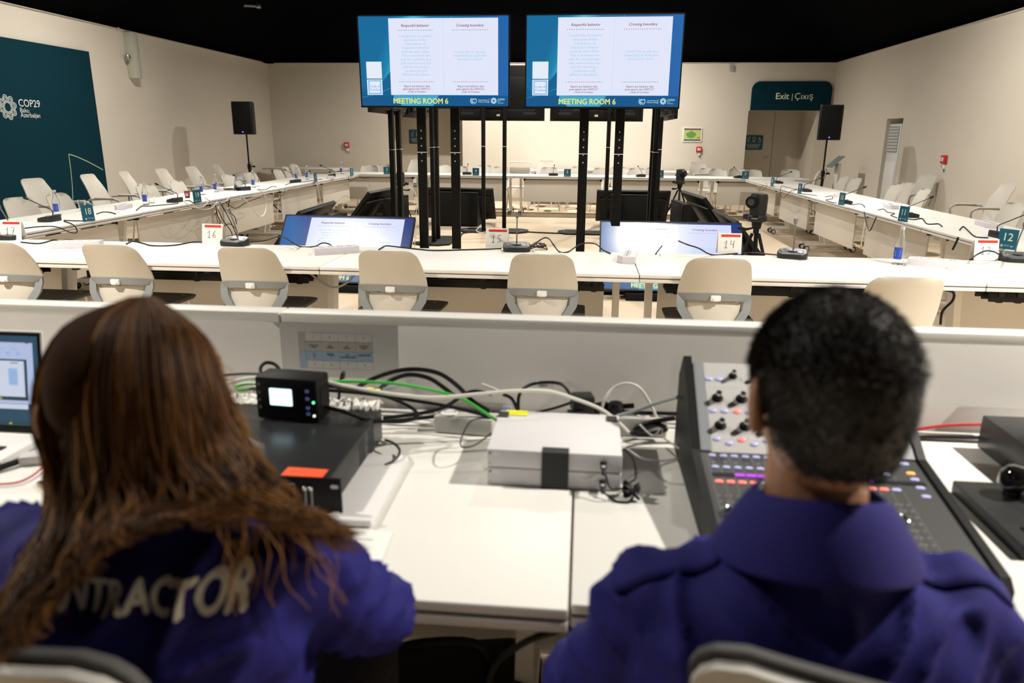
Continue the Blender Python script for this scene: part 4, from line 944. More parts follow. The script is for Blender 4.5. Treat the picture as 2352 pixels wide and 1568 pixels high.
cable('black cable hanging loop between card eight and card nine', RR([(1845, 433), (1825, 434), (1808, 430), (1795, 428, 0), (1792, 445, 0), (1800, 455, 0), (1815, 440, 0), (1830, 435)]), .004, group=g)
cable('black wavy cable right of card nine', RR([(1838, 444), (1850, 446), (1862, 447), (1876, 449)]), .004, group=g)
cable('black curled cable left of card ten', RR([(1895, 452), (1910, 450), (1912, 456), (1897, 459), (1910, 464), (1922, 466)]), .004, group=g)
cable('black wavy cable right of card ten', RR([(1945, 468), (1958, 470), (1970, 468), (1982, 470), (1986, 476)]), .004, group=g)
cable('black cable hanging in a V under the right row', RR([(1985, 487, 0), (1990, 510, 0), (1997, 530, 0), (2006, 514, 0), (2013, 498, 0)]), .005, group=g)
cable('black wavy cable right of card eleven', RR([(2080, 502), (2100, 504), (2118, 502), (2130, 514), (2155, 514), (2164, 520)]), .005, group=g)
cable('black curled cable left of card eleven', RR([(2017, 482), (2030, 480), (2038, 487), (2055, 490), (2046, 494), (2060, 500)]), .004, group=g)
cable('black cable left of the nearest right-row microphone', RR([(2204, 528), (2212, 520), (2222, 528), (2240, 543), (2270, 546)]), .005, group=g)
cable('thick black strap hanging under the nearest right-row table', RR([(2201, 545, 0), (2197, 555, 0), (2188, 573, 0)]), .008, group=g)
g = 'cables under the near row'
cable('grey cable sagging between the near tables at left', [aY(x, y, 4.35) for x, y in [(712, 628), (735, 645), (765, 660), (795, 650), (815, 630)]], .007, m_grey, group=g)
cable('black cable dropping under the near table at right', [aY(x, y, 4.2) for x, y in [(2172, 666), (2190, 672), (2188, 690), (2165, 715), (2160, 745)]], .007, group=g)
g = 'cables on the floor below the screens'
cable('black cable along the floor between the far screen stands', [aZ(x, y, .01) for x, y in [(1190, 531), (1240, 534), (1300, 536), (1370, 535)]], .012, group=g)
cable('black cable from the far left stand to the side stand', [aZ(x, y, .01) for x, y in [(1100, 532), (1065, 535), (1055, 545), (1035, 548), (1010, 545)]], .012, group=g)
cable('white cable coil beside the side stand on the floor', [aZ(x, y, .01) for x, y in [(1000, 540), (1012, 548), (1035, 550), (1050, 545)]], .008, m_wcable, group=g)
cable('white cable at the foot of the far left stand', [aZ(x, y, .03) for x, y in [(1108, 518), (1098, 525), (1094, 530), (1105, 534), (1120, 532)]], .007, m_wcable, group=g)
cable('thin white cable hanging beside the left posts', [aY(x, y, 9.4) for x, y in [(938, 428), (952, 440), (958, 465), (955, 500), (952, 583)]], .005, m_wcable)
p = aZ(1240, 566, .05)
cable('tangle of small black cables on the floor behind the middle microphone', [Vector((p.x+.16*math.cos(i*1.9)*((i % 3)+1)/3, p.y+.14*math.sin(i*2.3), .03+.05*(i % 2))) for i in range(12)], .007, group=g)
# stripe-taped cable near the central caster
cable('yellow-black taped cable end on the floor by the far row caster', [aZ(x, y, .015) for x, y in [(1192, 483), (1200, 480), (1208, 477)]], .016, mat('hazard_tape', (.45, .38, .10), .6))
# papers on the far side table
p = aY(1352, 379, 16.5); t = thing('paper_stack', 'small stack of papers on the table against the far wall', 'papers', (p.x, 16.5, TZ), .2); bm = new(); box(bm, (0, 0, .03), (.20, .28, .06), bev=.002); obj('sheets', bm, m_paper, t)
# ------------------------------------------------------------------ operators' desk
DT = .745
def raise_table(o, dz):
    o.location.z = dz; o.scale = (1, 1, 1)
o = T_tray('white desk table in front of the woman, left of the desk seam', (-.8995, 1.40, 0), 0, 'operators desk tables'); o.location.z = .010
o = T_tray('white desk table under the mixing console, right of the desk seam', (.8995, 1.415, 0), 0, 'operators desk tables'); o.location.z = .010
t = thing('desk_partition', 'long low white partition running behind the operators desk', 'partition', (0, 1.855, 0))
m_part = mat('partition_face', (.82, .79, .755), .6, bump=.04)
for x0, x1 in ((-2.60, -.792), (-.788, 1.60), (1.604, 2.9)):
    bm = new(); box(bm, ((x0+x1)/2, 0, .49), (x1-x0, .05, .98), bev=.002); obj('partition_panel', bm, m_part, t)
    bm = new(); box(bm, ((x0+x1)/2, .003, .9925), (x1-x0, .062, .026), bev=.003); obj('cap_rail', bm, m_top, t)
# cable channel behind the tables
t = thing('cable_channel', 'pale aluminium channel along the back of the operators desk', 'cable channel', (0, 1.79, DT))
bm = new(); box(bm, (.1, -.010, .003), (3.4, .012, .006)); box(bm, (.1, .015, .004), (3.4, .016, .008)); obj('channel_rail', bm, m_lgrey, t, smooth=False)
# paper chart on the partition
a = aY(685, 762, 1.828); b = aY(858, 850, 1.828); W_, H_ = b.x-a.x, a.z-b.z
t = thing('seating_chart', 'paper chart with a grid of boxes and a blue row, stuck on the partition', 'paper', ((a.x+b.x)/2, 1.829, (a.z+b.z)/2))
bm = new(); box(bm, (.01, 0, 0), (W_*1.6, .0008, H_*1.5)); obj('paper_sheet', bm, mat('paper_dull', (.70, .69, .68), .7), t, smooth=False)
M = Matrix.Rotation(-.008, 4, 'Y'); cw = [0, .085, .31, .54, .77, 1]; ch = [0, .25, .52, .78, 1]
def CX(u): return (u-.5)*W_
def CZ(v): return (.5-v)*H_
bm = new(); quad(bm, CX(0), CX(cw[1]), CZ(.52), CZ(0), -.0008, M); quad(bm, CX(cw[1]), CX(1), CZ(.52), CZ(.25), -.0008, M); obj('chart_grey_cells', bm, mat('chart_grey', (.50, .48, .45), .7), t, smooth=False)
bm = new(); quad(bm, CX(0), CX(cw[1]), CZ(1), CZ(.52), -.0008, M); quad(bm, CX(cw[1]), CX(1), CZ(.78), CZ(.52), -.0008, M); obj('chart_blue_cells', bm, mat('chart_blue', (.36, .50, .68), .7), t, smooth=False)
bm = new()
for u in cw: quad(bm, CX(u)-.0003, CX(u)+.0003, CZ(1), CZ(0), -.0012, M)
for v in ch: quad(bm, CX(cw[1] if v in (.25, .78) else 0), CX(1), CZ(v)-.0003, CZ(v)+.0003, -.0012, M)
for i in range(4):
    x = CX((cw[i+1]+cw[i+2])/2); 
    text(bm, str(i+1), .010, M @ tr(x, -.0012, CZ(.15))); text(bm, ('Conference\nofficer', 'Co-\nfacilitator', 'Co-\nfacilitator', 'Secretariat\nofficer')[i], .0055, M @ tr(x, -.0012, CZ(.37)), bold=.03)
    text(bm, ('CT\n16', 'HOUSE\n17', 'VC\nMODERATOR', 'PRESENTER')[i], .0065, M @ tr(x, -.0012, CZ(.63)), bold=.03); text(bm, str(i+5), .010, M @ tr(x, -.0012, CZ(.91)))
obj('chart_print', bm, mat('chart_ink', (.22, .22, .23), .7), t, smooth=False)

# ------------------------------------------------------------------ black rack unit
t = thing('rack_unit', 'black rack-mount video switcher on the desk right of the woman', 'electronic equipment', (-.68, 1.235, DT))
bm = new(); box(bm, (0, .20, .044), (.43, .37, .076), bev=.003); obj('chassis', bm, mat('black_anodised', (.020, .021, .023), .32, bump=.1), t)
bm = new(); box(bm, (0, 0, .044), (.482, .007, .088), bev=.002); fp = obj('front_panel', bm, m_blk, t)
bm = new()
for sx in (-1, 1):
    for z in (.016, .072):
        b2 = new(); prism(b2, rrect(.016, .008, .0039, 4, sx*.229, z), -.0045, -.0035); mp = [bm.verts.new(v.co) for v in b2.verts]; b2.verts.index_update()
        for f in b2.faces: bm.faces.new([mp[v.index] for v in f.verts])
        b2.free()
obj('mounting_slot', bm, m_chrome, fp)
bm = new(); quad(bm, .085, .150, .072, .076, -.0042); quad(bm, .083, .084, .01, .076, -.0042); quad(bm, .151, .152, .01, .076, -.0042); obj('panel_print', bm, m_grey, fp, smooth=False)
for r in range(3):
    for c_ in range(3):
        bm = new(); box(bm, (.098+.0195*c_, -.006, .060-.019*r), (.014, .006, .013), bev=.002); obj('button', bm, mat('pink_key', (.55, .36, .30), .5, emit=(.35, .2, .15), estr=.25), t)
        if c_ == 0 or r == 2: continue
for x in (.172, .184):
    bm = new(); box(bm, (x, -.005, .040), (.003, .003, .056)); obj('fader_slot', bm, m_grey, t, smooth=False)
    bm = new(); lathe(bm, [(.001, -.005), (.004, -.003), (.004, .003), (.001, .005)], 10, (x, -.008, .068)); obj('fader_knob', bm, m_chrome, t)
for y0 in (.20, .27):
    bm = new()
    for i in range(6):
        for j in range(9): box(bm, (.2155, y0+.008*i, .015+.0068*j), (.0012, .0045, .003))
    obj('side_vent', bm, m_seam, t, smooth=False, kind='stuff')
for x in (-.19, .19):
    for y in (.05, .35):
        bm = new(); cyl(bm, (x, y, .0), (x, y, .007), .012); obj('rubber_foot', bm, m_blk, t)
o = thing('orange_label', 'small orange sticky label on the front of the black rack unit', 'label', (-.52, 1.262, DT+.0825)); bm = new(); box(bm, (0, 0, .0006), (.082, .036, .0012), rz=-.03); obj('label_sheet', bm, mat('orange_paper', (1.0, .10, .02), .6), o, smooth=False)
bm = new(); 
text(bm, 'SPARE  CT', .012, tr(0, 0, .0014) @ Matrix.Rotation(-PI/2, 4, 'X') @ tr(0, 0, -.004)); obj('label_pen', bm, mat('label_pen_red', (.70, .05, .01), .7), o, smooth=False)
# small monitor / converter box on the rack
pb = aZ(668, 970, DT+.083)
t = thing('converter_box', 'small black box with bright blue-white screen standing on the rack unit', 'electronic equipment', (-.655, 1.515, DT+.083), -.08)
bm = new(); box(bm, (0, .035, .052), (.150, .070, .102), bev=.006); obj('box_body', bm, m_blk, t)
bm = new(); prism(bm, rrect(.054, .040, .002, 2, -.012, .058), -.0022, -.0008); obj('lit_screen', bm, em('box_screen', (215, 250, 255), 1.6), t)
bm = new()
for z in (.078, .060, .038, .024): prism(bm, rrect(.009, .007, .002, 2, .052, z-.002), -.0022, -.0005)
obj('key', bm, mat('blue_key', (.10, .12, .25), .4, emit=(.1, .12, .3), estr=.4), t)
bm = new()
for z in (.085, .066, .048, .030): cyl(bm, (-.064, -.002, z), (-.064, -.0005, z), .0035, n=10)
obj('screw', bm, m_grey, t)
bm = new(); cyl(bm, (.066, -.0022, .050), (.066, -.0005, .050), .003, n=10); obj('green_light', bm, mat('green_led', (0, .2, .05), .4, emit=(.1, 1, .4), estr=2.5), t)
bm = new(); cyl(bm, (.066, -.0022, .018), (.066, -.0005, .018), .003, n=10); obj('white_light', bm, mat('white_led', (.5, .5, .4), .4, emit=(1, 1, .8), estr=1.5), t)
bm = new()
for k in range(6): box(bm, (.076, .02+.008*k, .055), (.002, .004, .05))
obj('side_vent', bm, m_dkg, t, smooth=False)
bm = new(); cyl(bm, (-.075, .03, .062), (-.095, .03, .062), .007); cyl(bm, (-.095, .03, .062), (-.102, .03, .062), .005); obj('plug', bm, m_chrome, t)
# crumpled paper tags behind the rack
def crumple(lab, x0, x1, y, zb, hh_, seed, nm='crumpled_paper'):
    random.seed(seed); n = 26; bm = new(); rows = []
    for j in range(6):
        rows.append([bm.verts.new((lerp(x0, x1, i/n)+random.uniform(-.003, .003), y+.012*j+random.uniform(-.006, .006), zb+.004+hh_*max(0, math.sin(PI*j/5))*(.35+.65*abs(noise.noise((i*.45, j*.5, seed)))*2)+random.uniform(0, .004))) for i in range(n+1)])
    for j in range(5):
        for i in range(n): bm.faces.new((rows[j][i], rows[j][i+1], rows[j+1][i+1], rows[j+1][i]))
    t = thing(nm, lab, 'paper', (0, 0, 0)); o = obj('paper_strip', bm, m_paper, t, ang=20); sm = o.modifiers.new('s', 'SOLIDIFY'); sm.thickness = .001
    bm = new()
    for i in range(int((x1-x0)/.02)):
        a = x0+.012+.02*i; line(bm, [(a, zb+.014), (a+.006, zb+.024), (a+.009, zb+.015)], .0016, y-.004)
    obj('pen_marks', bm, m_ink, t, smooth=False)
crumple('crumpled white paper tags behind the rack unit, right of the small screen box', -.60, -.465, 1.585, DT+.083, .022, 3)
crumple('crumpled white paper tags behind the rack unit, left of the small screen box', -.86, -.735, 1.600, DT+.083, .012, 8)
random.seed(11)
# white slab and papers beside the rack
t = thing('white_slab', 'thin closed white laptop lying beside the rack unit', 'laptop', (-.395, 1.36, DT))
bm = new(); box(bm, (-.035, 0, .009), (.11, .30, .016), bev=.006, seg=3); obj('lower_half', bm, m_white, t)
t = thing('loose_papers', 'white sheets on the desk below the rack unit ear', 'papers', (-.395, 1.14, DT), .05)
bm = new(); box(bm, (0, 0, .0015), (.13, .11, .003)); obj('sheet', bm, m_paper, t); bm = new(); box(bm, (-.01, .025, .0035), (.09, .002, .001)); obj('sheet_fold', bm, m_grey, t, smooth=False)

# ------------------------------------------------------------------ two stacked white boxes
for k, lab in enumerate(('lower of two stacked slim white boxes bound with black tape', 'upper of two stacked slim white boxes, yellow note on top')):
    t = thing('white_converter', lab, 'electronic equipment', (-.043, 1.415, DT+.0405*k+.001*k), -.012, 'stacked white boxes')
    bm = new(); box(bm, (0, .115, .020), (.282, .23, .040), bev=.002); obj('box_body', bm, mat('pale_lilac_white', (.72, .71, .72), .45), t)
    bm = new(); quad(bm, -.128, -.112, .026, .037, -.0006); obj('white_sticker', bm, m_white, t, smooth=False)
    bm = new(); quad(bm, -.136, -.1325, .029, .034, -.0008); obj('arrow_mark', bm, m_ink, t, smooth=False)
    bm = new(); cyl(bm, (-.134, -.001, .008), (-.134, 0, .008), .0022, n=8); cyl(bm, (.132, -.001, .008+.001), (.132, 0, .009), .0022, n=8); obj('brass_screw', bm, mat('brass', (.5, .4, .15), .3, metal=1), t)
    bm = new(); box(bm, (.103, -.010, .020), (.013, .022, .010), bev=.002); cyl(bm, (.103, -.021, .020), (.103, -.034, .012), .004); obj('video_plug', bm, m_blk, t)
    bm = new(); box(bm, (.103, -.0225, .024), (.007, .001, .005)); obj('plug_collar', bm, m_chrome, t, smooth=False)
if 1:
    t = thing('tape_strap', 'wide black tape strap over the middle of the stacked white boxes', 'tape', (-.040, 1.411, DT), -.012)
    bm = new(); box(bm, (0, -.0005, .041), (.056, .0015, .083)); box(bm, (.0, .012, .0825), (.056, .028, .0012)); obj('tape_band', bm, mat('matte_black_tape', (.035, .035, .034), .75), t, smooth=False)
    t = thing('yellow_note', 'yellow sticky note on the upper white box', 'sticky note', (-.135, 1.628, DT+.0825)); bm = new(); box(bm, (-.005, 0, .0005), (.052, .030, .0009)); obj('note_sheet', bm, mat('yellow_paper', (.90, .88, .03), .6), t, smooth=False)
    for x, lab in ((-.170, 'left'), (.083, 'right')):
        t = thing('corner_tape', 'dark tape patch on the %s rear corner of the upper white box' % lab, 'tape', (x, 1.615, DT+.0825)); bm = new(); box(bm, (0, 0, .001), (.024, .032, .0016)); obj('tape_patch', bm, mat('matte_black_tape', (0, 0, 0)), t, smooth=False)
# knot of small black cables at the front right of the boxes
t = thing('cable_knot', 'knotted bundle of thin black cables beside the white boxes', 'cable', (.115, 1.385, DT))
random.seed(5); pts = [Vector((.018*math.cos(i*2.1), .016*math.sin(i*1.7), .020+.014*math.sin(i*2.9))) for i in range(26)]
bm = new(); tube(bm, spline(pts, 6), .0028, 7); obj('knot_coil', bm, m_cable, t)
bm = new(); tube(bm, spline([(-.052, .0, .052), (-.04, -.018, .030), (-.015, -.01, .028), (0, 0, .03)], 6), .0022); tube(bm, spline([(-.052, -.004, .012), (-.03, -.02, .004), (0, -.02, .004), (.01, 0, .02)], 6), .0022); tube(bm, spline([(.0, .012, .03), (.014, .04, .03), (.008, .06, .06), (-.012, .08, .075)], 6), .0022); obj('knot_tail', bm, m_cable, t)

# ------------------------------------------------------------------ mixing console
MX0, MX1 = .235, .69
MF, MB_, MT = Vector((0, 1.08, .792)), Vector((0, 1.41, .848)), Vector((0, 1.600, .985))
t = thing('mixing_console', 'grey and black digital mixing console in front of the man', 'mixing console', ((MX0+MX1)/2, 1.08, DT))
HX = (MX1-MX0)/2; O = Vector((0, 1.08, DT))
def yz(poly): return [(p[0]-1.08, p[1]-DT) for p in poly]
MR = Matrix(((0, 1, 0, 0), (1, 0, 0, 0), (0, 0, 1, 0), (0, 0, 0, 1)))  # prism XZ->(Y,Z), extruded along X
side = yz([(1.07, DT+.004), (1.07, .782), (1.085, .797), (1.405, .852), (1.597, .992), (1.612, .985), (1.655, .93), (1.655, DT+.004)])
core = yz([(1.085, DT+.008), (1.085, .786), (1.41, .842), (1.595, .976), (1.64, .93), (1.64, DT+.008)])
bm = new(); prism(bm, core, -HX+.012, HX-.012, MR); obj('console_body', bm, m_dkg, t, smooth=False)
for s in (-1, 1):
    bm = new(); prism(bm, side, s*HX-s*.016, s*HX, MR); obj('side_cheek', bm, m_blk, t, smooth=False)
def local_frame(A, B):
    A = A-O; B = B-O; v = (B-A).normalized(); n = Vector((1, 0, 0)).cross(v).normalized()
    M = Matrix((Vector((1, 0, 0)), v, n)).transposed().to_4x4(); M.translation = A; return M, (B-A).length
ML, LL = local_frame(Vector((0, 1.085, .787)), Vector((0, 1.41, .843)))
MU, LU = local_frame(Vector((0, 1.41, .843)), Vector((0, 1.595, .977)))
bm = new(); vs = box(bm, (0, LL/2, .002), (2*HX-.034, LL-.004, .004)); xf(bm.verts, ML); deck = obj('fader_deck', bm, mat('console_grey', (.055, .055, .055), .45), t, smooth=False)
bm = new(); box(bm, (0, LU/2, .002), (2*HX-.034, LU-.002, .004)); xf(bm.verts, MU); up_ = obj('channel_panel', bm, mat('panel_silver', (.55, .54, .53), .4), t, smooth=False)
for x in (-HX+.030, HX-.030): bm = new(); box(bm, (x, LU/2, .005), (.022, LU-.006, .003)); xf(bm.verts, MU); obj('panel_border', bm, mat('border_grey', (.28, .29, .31), .45), t, smooth=False)
m_lav = mat('lavender_key', (.45, .46, .72), .4, emit=(.42, .44, .85), estr=.25); m_rk = mat('red_key', (.9, .22, .18), .4, emit=(1, .22, .18), estr=.6); m_pk = mat('magenta_strip', (.3, .02, .4), .4, emit=(.45, .06, .75), estr=1); m_ok = mat('orange_key', (.9, .45, .1), .4, emit=(1, .45, .12), estr=.6)
def key(M, x, y, w_, h_, m_, z=.004):
    b = new(); poly = rrect(w_, h_, min(w_, h_)*.45, 3)
    loft(b, [[Vector((x+a, y+c, z)) for a, c in poly], [Vector((x+a, y+c, z+.002)) for a, c in poly], [Vector((x+a*.8, y+c*.75, z+.003)) for a, c in poly]]); xf(b.verts, M); return obj('key', b, m_, t)
def knob(M, x, y, tall=.027, r=.0078):
    b = new(); lathe(b, [(.001, .004), (r*1.6, .004), (r*1.6, .0055), (r, .006), (r*.85, tall*.8), (r*.8, tall*.82)], 16, (x, y, 0)); xf(b.verts, M); k = obj('knob', b, m_blk, t)
    b = new(); lathe(b, [(r*.8, tall*.82), (r*.75, tall), (.001, tall)], 14, (x, y, 0)); xf(b.verts, M); obj('knob_cap', b, m_chrome, k)
    b = new(); lathe(b, [(r*1.65, .0042), (r*2.0, .0042), (r*2.0, .005), (r*1.65, .005)], 20, (x, y, 0)); xf(b.verts, M); obj('knob_ring', b, m_lgrey, k)
X0 = -HX+.058
for cx_, dx in ((0, 0), (.05, 0), (.10, 0), (.15, 0), (.20, 0), (.25, 0), (.30, 0)):
    x = X0+.006+cx_
    if x > HX-.05: break
    knob(MU, x+.0, LU*.58); knob(MU, x+.0, LU*.28)
    if cx_ > 0: knob(MU, x-.012, LU*.84, .024, .0060)
    for k_, (dx, vy) in enumerate(((-.012, .44), (.012, .44), (-.010, .14), (.014, .10))): key(MU, x+dx, LU*vy, .014, .009, m_rk if (k_ == 0 and cx_ == .05) or (k_ == 2 and cx_ == .05) else m_lav)
key(MU, X0-.008, LU*.80, .015, .009, m_lav); key(MU, X0+.014, LU*.80, .015, .009, m_lav)
bm = new()
for y in (.13, .42, .70): box(bm, (0, LU*y+.004, .0042), (2*HX-.1, .0010, .0006))
for i in range(6): box(bm, (X0-.015+.078*i, LU*.5, .0042), (.001, LU*.8, .0006))
xf(bm.verts, MU); obj('panel_line', bm, m_white, t, smooth=False)
# lower deck strips
NP = 16; pitch = (2*HX-.11)/NP
bm = new(); bm2 = new(); bm3 = new()
for i in range(NP+1): box(bm, (-HX+.040+pitch*i-pitch/2, LL*.5, .0043), (.0012, LL*.93, .0006))
xf(bm.verts, ML); obj('strip_line', bm, mat('line_grey', (.16, .16, .16), .5), t, smooth=False)
for i in range(NP):
    x = -HX+.040+pitch*i
    key(ML, x, LL*.955, .014, .0075, m_lav); key(ML, x, LL*.835, .014, .0075, m_lav)
    key(ML, x, LL*.69, .016, .008, m_rk if i in (0, 1, 2, 3, 13, 14) else m_lav)
    if i in (2, 3, 4, 12, 13): b = new(); box(b, (x, LL*.76, .0052), (pitch*.9, .0075, .0012)); xf(b.verts, ML); obj('scribble_light', b, m_pk, t, smooth=False)
    box(bm2, (x, LL*.32, .0042), (.0022, LL*.50, .0008))
    for q in range(9):
        for s in (-1, 1): box(bm3, (x+s*.0062, LL*(.12+.055*q), .0043), (.0055, .0012, .0006))
    text(bm3, 'SEL', .006, ML @ tr(x, LL*.88, .0046) @ Matrix.Rotation(-PI/2, 4, 'X'))
    fy = LL*random.choice((.10, .14, .22, .30, .40)); b = new(); box(b, (x, fy, .012), (.010, .022, .010), bev=.002); xf(b.verts, ML); f = obj('fader_cap', b, m_chrome if i in (0, 1, 2, 12, 13, 14, 15) else m_blk, t)
    b = new(); box(b, (x, fy, .0174), (.010, .0014, .0008)); xf(b.verts, ML); obj('fader_line', b, m_blk, f, smooth=False)
b = new(); box(b, (0, LL*.76, .0044), (2*HX-.06, .012, .0008)); xf(b.verts, ML); obj('scribble_strip', b, m_blk, t, smooth=False)
xf(bm2.verts, ML); obj('fader_slot', bm2, m_seam, t, smooth=False)
bmx = bm3; 
bm4 = new(); mp = {}
for v in bm3.verts: v.tag = False
# scale marks sit on the deck plane (text pieces are already there)
for v in bm3.verts:
    if abs(v.co.z) < .006 and v.co.y <= LL*.62 and v.co.z > .0035: v.co = ML @ v.co
obj('fader_scale', bm3, m_grey, t, smooth=False, kind='stuff')
bm4.free()
for i, (y, mm) in enumerate(((.955, m_lav), (.86, m_ok), (.80, m_lav), (.72, m_lav), (.64, m_lav))): key(ML, HX-.045, LL*y, .016, .008, mm)

# ------------------------------------------------------------------ gear at the right
t = thing('black_case', 'plain black equipment box at the right end of the desk', 'electronic equipment', (1.12, 1.64, DT))
bm = new(); box(bm, (0, 0, .045), (.32, .19, .082), bev=.004); obj('case_body', bm, mat('black_anodised', (0, 0, 0)), t)
bm = new(); tube(bm, spline([(-.10, .02, .088), (-.05, .03, .098), (.02, .03, .098), (.06, .02, .088)], 5), .004); obj('case_handle', bm, m_blk, t)
for x in (-.13, .13):
    bm = new(); cyl(bm, (x, -.07, 0), (x, -.07, .005), .01); cyl(bm, (x, .07, 0), (x, .07, .005), .01); obj('case_foot', bm, m_blk, t)
t = thing('camera_controller', 'black controller with glossy round knobs right of the mixing console', 'controller', (.93, 1.36, DT), .0)
bm = new(); box(bm, (0, 0, .014), (.28, .26, .028), bev=.004); obj('controller_body', bm, m_dkg, t)
m_gl = mat('gloss_black', (.01, .01, .01), .06, coat=1)
for x, y, r in ((-.055, .07, .028), (.0, .055, .024)):
    bm = new(); lathe(bm, [(.001, .026), (r*.6, .026), (r*.6, .04), (r, .052), (r*.98, .075), (r*.6, .088), (.001, .091)], 24, (x, y, 0)); obj('round_knob', bm, m_gl, t)
for i in range(4):
    for j in range(2): bm = new(); box(bm, (-.10+.03*i, -.07-.035*j, .030), (.02, .014, .004), bev=.002); obj('key', bm, m_blk, t)

# ------------------------------------------------------------------ laptop, phone and dongle at the left
t = thing('laptop', 'open laptop at the left edge of the desk, screen lit, partly behind the hair', 'laptop', (-1.44, 1.30, DT))
bm = new(); box(bm, (0, .10, .009), (.36, .24, .016), bev=.004); obj('base', bm, m_white, t)
for r in range(5):
    for c_ in range(13):
        bm = new(); box(bm, (-.150+.0235*c_, .040+.024*r, .0185), (.019, .019, .003), bev=.001, seg=1); obj('key', bm, m_blk, t)
Ml = tr(0, .222, .016) @ Matrix.Rotation(-.16, 4, 'X')
def lp(bm): xf(bm.verts, Ml)
bm = new(); box(bm, (0, .004, .125), (.36, .008, .25), bev=.003); lp(bm); lid = obj('lid', bm, m_white, t)
bm = new(); box(bm, (0, -.001, .125), (.352, .003, .242)); lp(bm); obj('bezel', bm, m_blk, lid, smooth=False)
bm = new(); quad(bm, -.170, .170, .022, .238, -.003); lp(bm); obj('screen', bm, em('desktop_slate', (52, 78, 98)), lid, smooth=False)
bm = new(); quad(bm, -.170, .158, .075, .222, -.0034); lp(bm); obj('window_page', bm, em('window_pale', (176, 188, 220)), lid, smooth=False)
bm = new(); quad(bm, -.170, .140, .062, .074, -.0034); quad(bm, -.1, .135, .092, .178, -.0042); lp(bm); obj('window_panel', bm, em('window_light', (200, 208, 226)), lid, smooth=False)
bm = new(); quad(bm, -.11, .142, .083, .182, -.0038); quad(bm, -.170, .170, .022, .032, -.0034); lp(bm); obj('window_dark', bm, em('window_dark', (50, 72, 82)), lid, smooth=False)
bm = new(); quad(bm, .095, .118, .120, .160, -.0046); quad(bm, .02, .045, .115, .165, -.0046)
for i in range(8): quad(bm, -.15+.036*i, -.13+.036*i, .205, .208, -.0038)
for i in range(12): quad(bm, -.16+.025*i, -.148+.025*i, .192, .199, -.0038)
lp(bm); obj('window_icons', bm, em('icon_blue', (150, 178, 220)), lid, smooth=False)
bm = new(); quad(bm, .02, .075, .085, .089, -.0046); quad(bm, .09, .097, .025, .029, -.0040); lp(bm); obj('window_yellow', bm, em('icon_yellow', (190, 180, 60)), lid, smooth=False)
bm = new(); cyl(bm, (.145, -.004, .2225), (.145, -.003, .2225), .003); quad(bm, .04, .06, .172, .174, -.0046); quad(bm, .1, .12, .172, .174, -.0046); lp(bm); obj('window_marks', bm, em('icon_dark', (70, 75, 95)), lid, smooth=False)
t = thing('usb_hub', 'small grey plastic hub with black plugs beside the laptop', 'hub', (-1.205, 1.41, DT), .35)
bm = new(); box(bm, (0, 0, .012), (.055, .038, .022), bev=.005); obj('hub_body', bm, m_lgrey, t)
bm = new(); box(bm, (.045, -.005, .010), (.04, .012, .010), bev=.002); obj('hub_plug', bm, m_blk, t); bm = new(); cyl(bm, (-.03, -.01, .01), (-.075, -.045, .008), .007); obj('hub_plug', bm, m_blk, t)
cable('ribbed black plug lead running off the left edge of the desk', [(-1.26, 1.375, DT+.009), (-1.29, 1.345, DT+.009), (-1.36, 1.31, DT+.009), (-1.45, 1.27, DT+.009)], .007)
t = thing('smartphone', 'dark smartphone with gold edge on the desk, partly behind the woman', 'phone', (-1.045, 1.345, DT), -.62)
bm = new(); box(bm, (0, 0, .005), (.078, .158, .009), bev=.004, seg=3); obj('phone_frame', bm, mat('gold_metal', (.55, .42, .18), .3, metal=.8), t)
bm = new(); box(bm, (0, 0, .0097), (.072, .152, .0012), bev=.0005); obj('phone_glass', bm, mat('phone_black', (.008, .008, .010), .08), t)
cable('thin red cable curving beside the laptop', [aZ(x, y, DT+.006) for x, y in [(118, 1015), (112, 1050), (90, 1080), (60, 1100), (25, 1110), (-40, 1112)]], .0022, m_rcable, 'red_cable')
cable('thin red cable end below the phone', [aZ(x, y, DT+.006) for x, y in [(52, 1176), (30, 1185), (0, 1198), (-60, 1215)]], .0024, m_rcable, 'red_cable')
cable('thin black leads behind the usb hub', [aZ(x, y, DT+.008) for x, y in [(80, 1050), (95, 1035), (120, 1025), (150, 1030)]], .003)
cable('dark red cable along the foot of the partition at right', [aY(x, y, 1.80) for x, y in [(2090, 990), (2130, 982), (2190, 976), (2258, 975)]], .004, m_rcable, 'red_cable')
cable('black flat cable along the rear desk edge at right', [aY(x, y, 1.77) for x, y in [(2085, 1005), (2150, 1003), (2260, 1005)]], .005)

# ------------------------------------------------------------------ power blocks and the tangle behind the desk
def block(lab, px, py, Y, s, m_, rz=0, nm='power_adapter', cat='power adapter'):
    p = aY(px, py, Y); t = thing(nm, lab, cat, (p.x, Y, DT), rz); bm = new(); box(bm, (0, 0, s[2]/2), s, bev=.006); obj('adapter_body', bm, m_, t); return t
t = block('long pale grey outlet bar behind the white boxes at left', 1068, 950, 1.70, (.15, .05, .045), mat('bar_grey', (.50, .49, .46), .5), -.08, 'outlet_bar', 'power strip')
bm = new(); lathe(bm, [(.001, .045), (.022, .045), (.022, .048), (.018, .048), (.017, .046), (.001, .046)], 20, (-.04, 0, 0)); obj('socket', bm, m_white, t)
t = block('long pale grey outlet bar behind the white boxes at right', 1420, 950, 1.735, (.24, .05, .050), mat('bar_grey', (0, 0, 0)), .02, 'outlet_bar', 'power strip')
for x in (-.09, -.03, .06):
    bm = new(); lathe(bm, [(.001, .050), (.020, .050), (.020, .053), (.016, .053), (.015, .051), (.001, .051)], 20, (x, 0, 0)); obj('socket', bm, m_white, t)
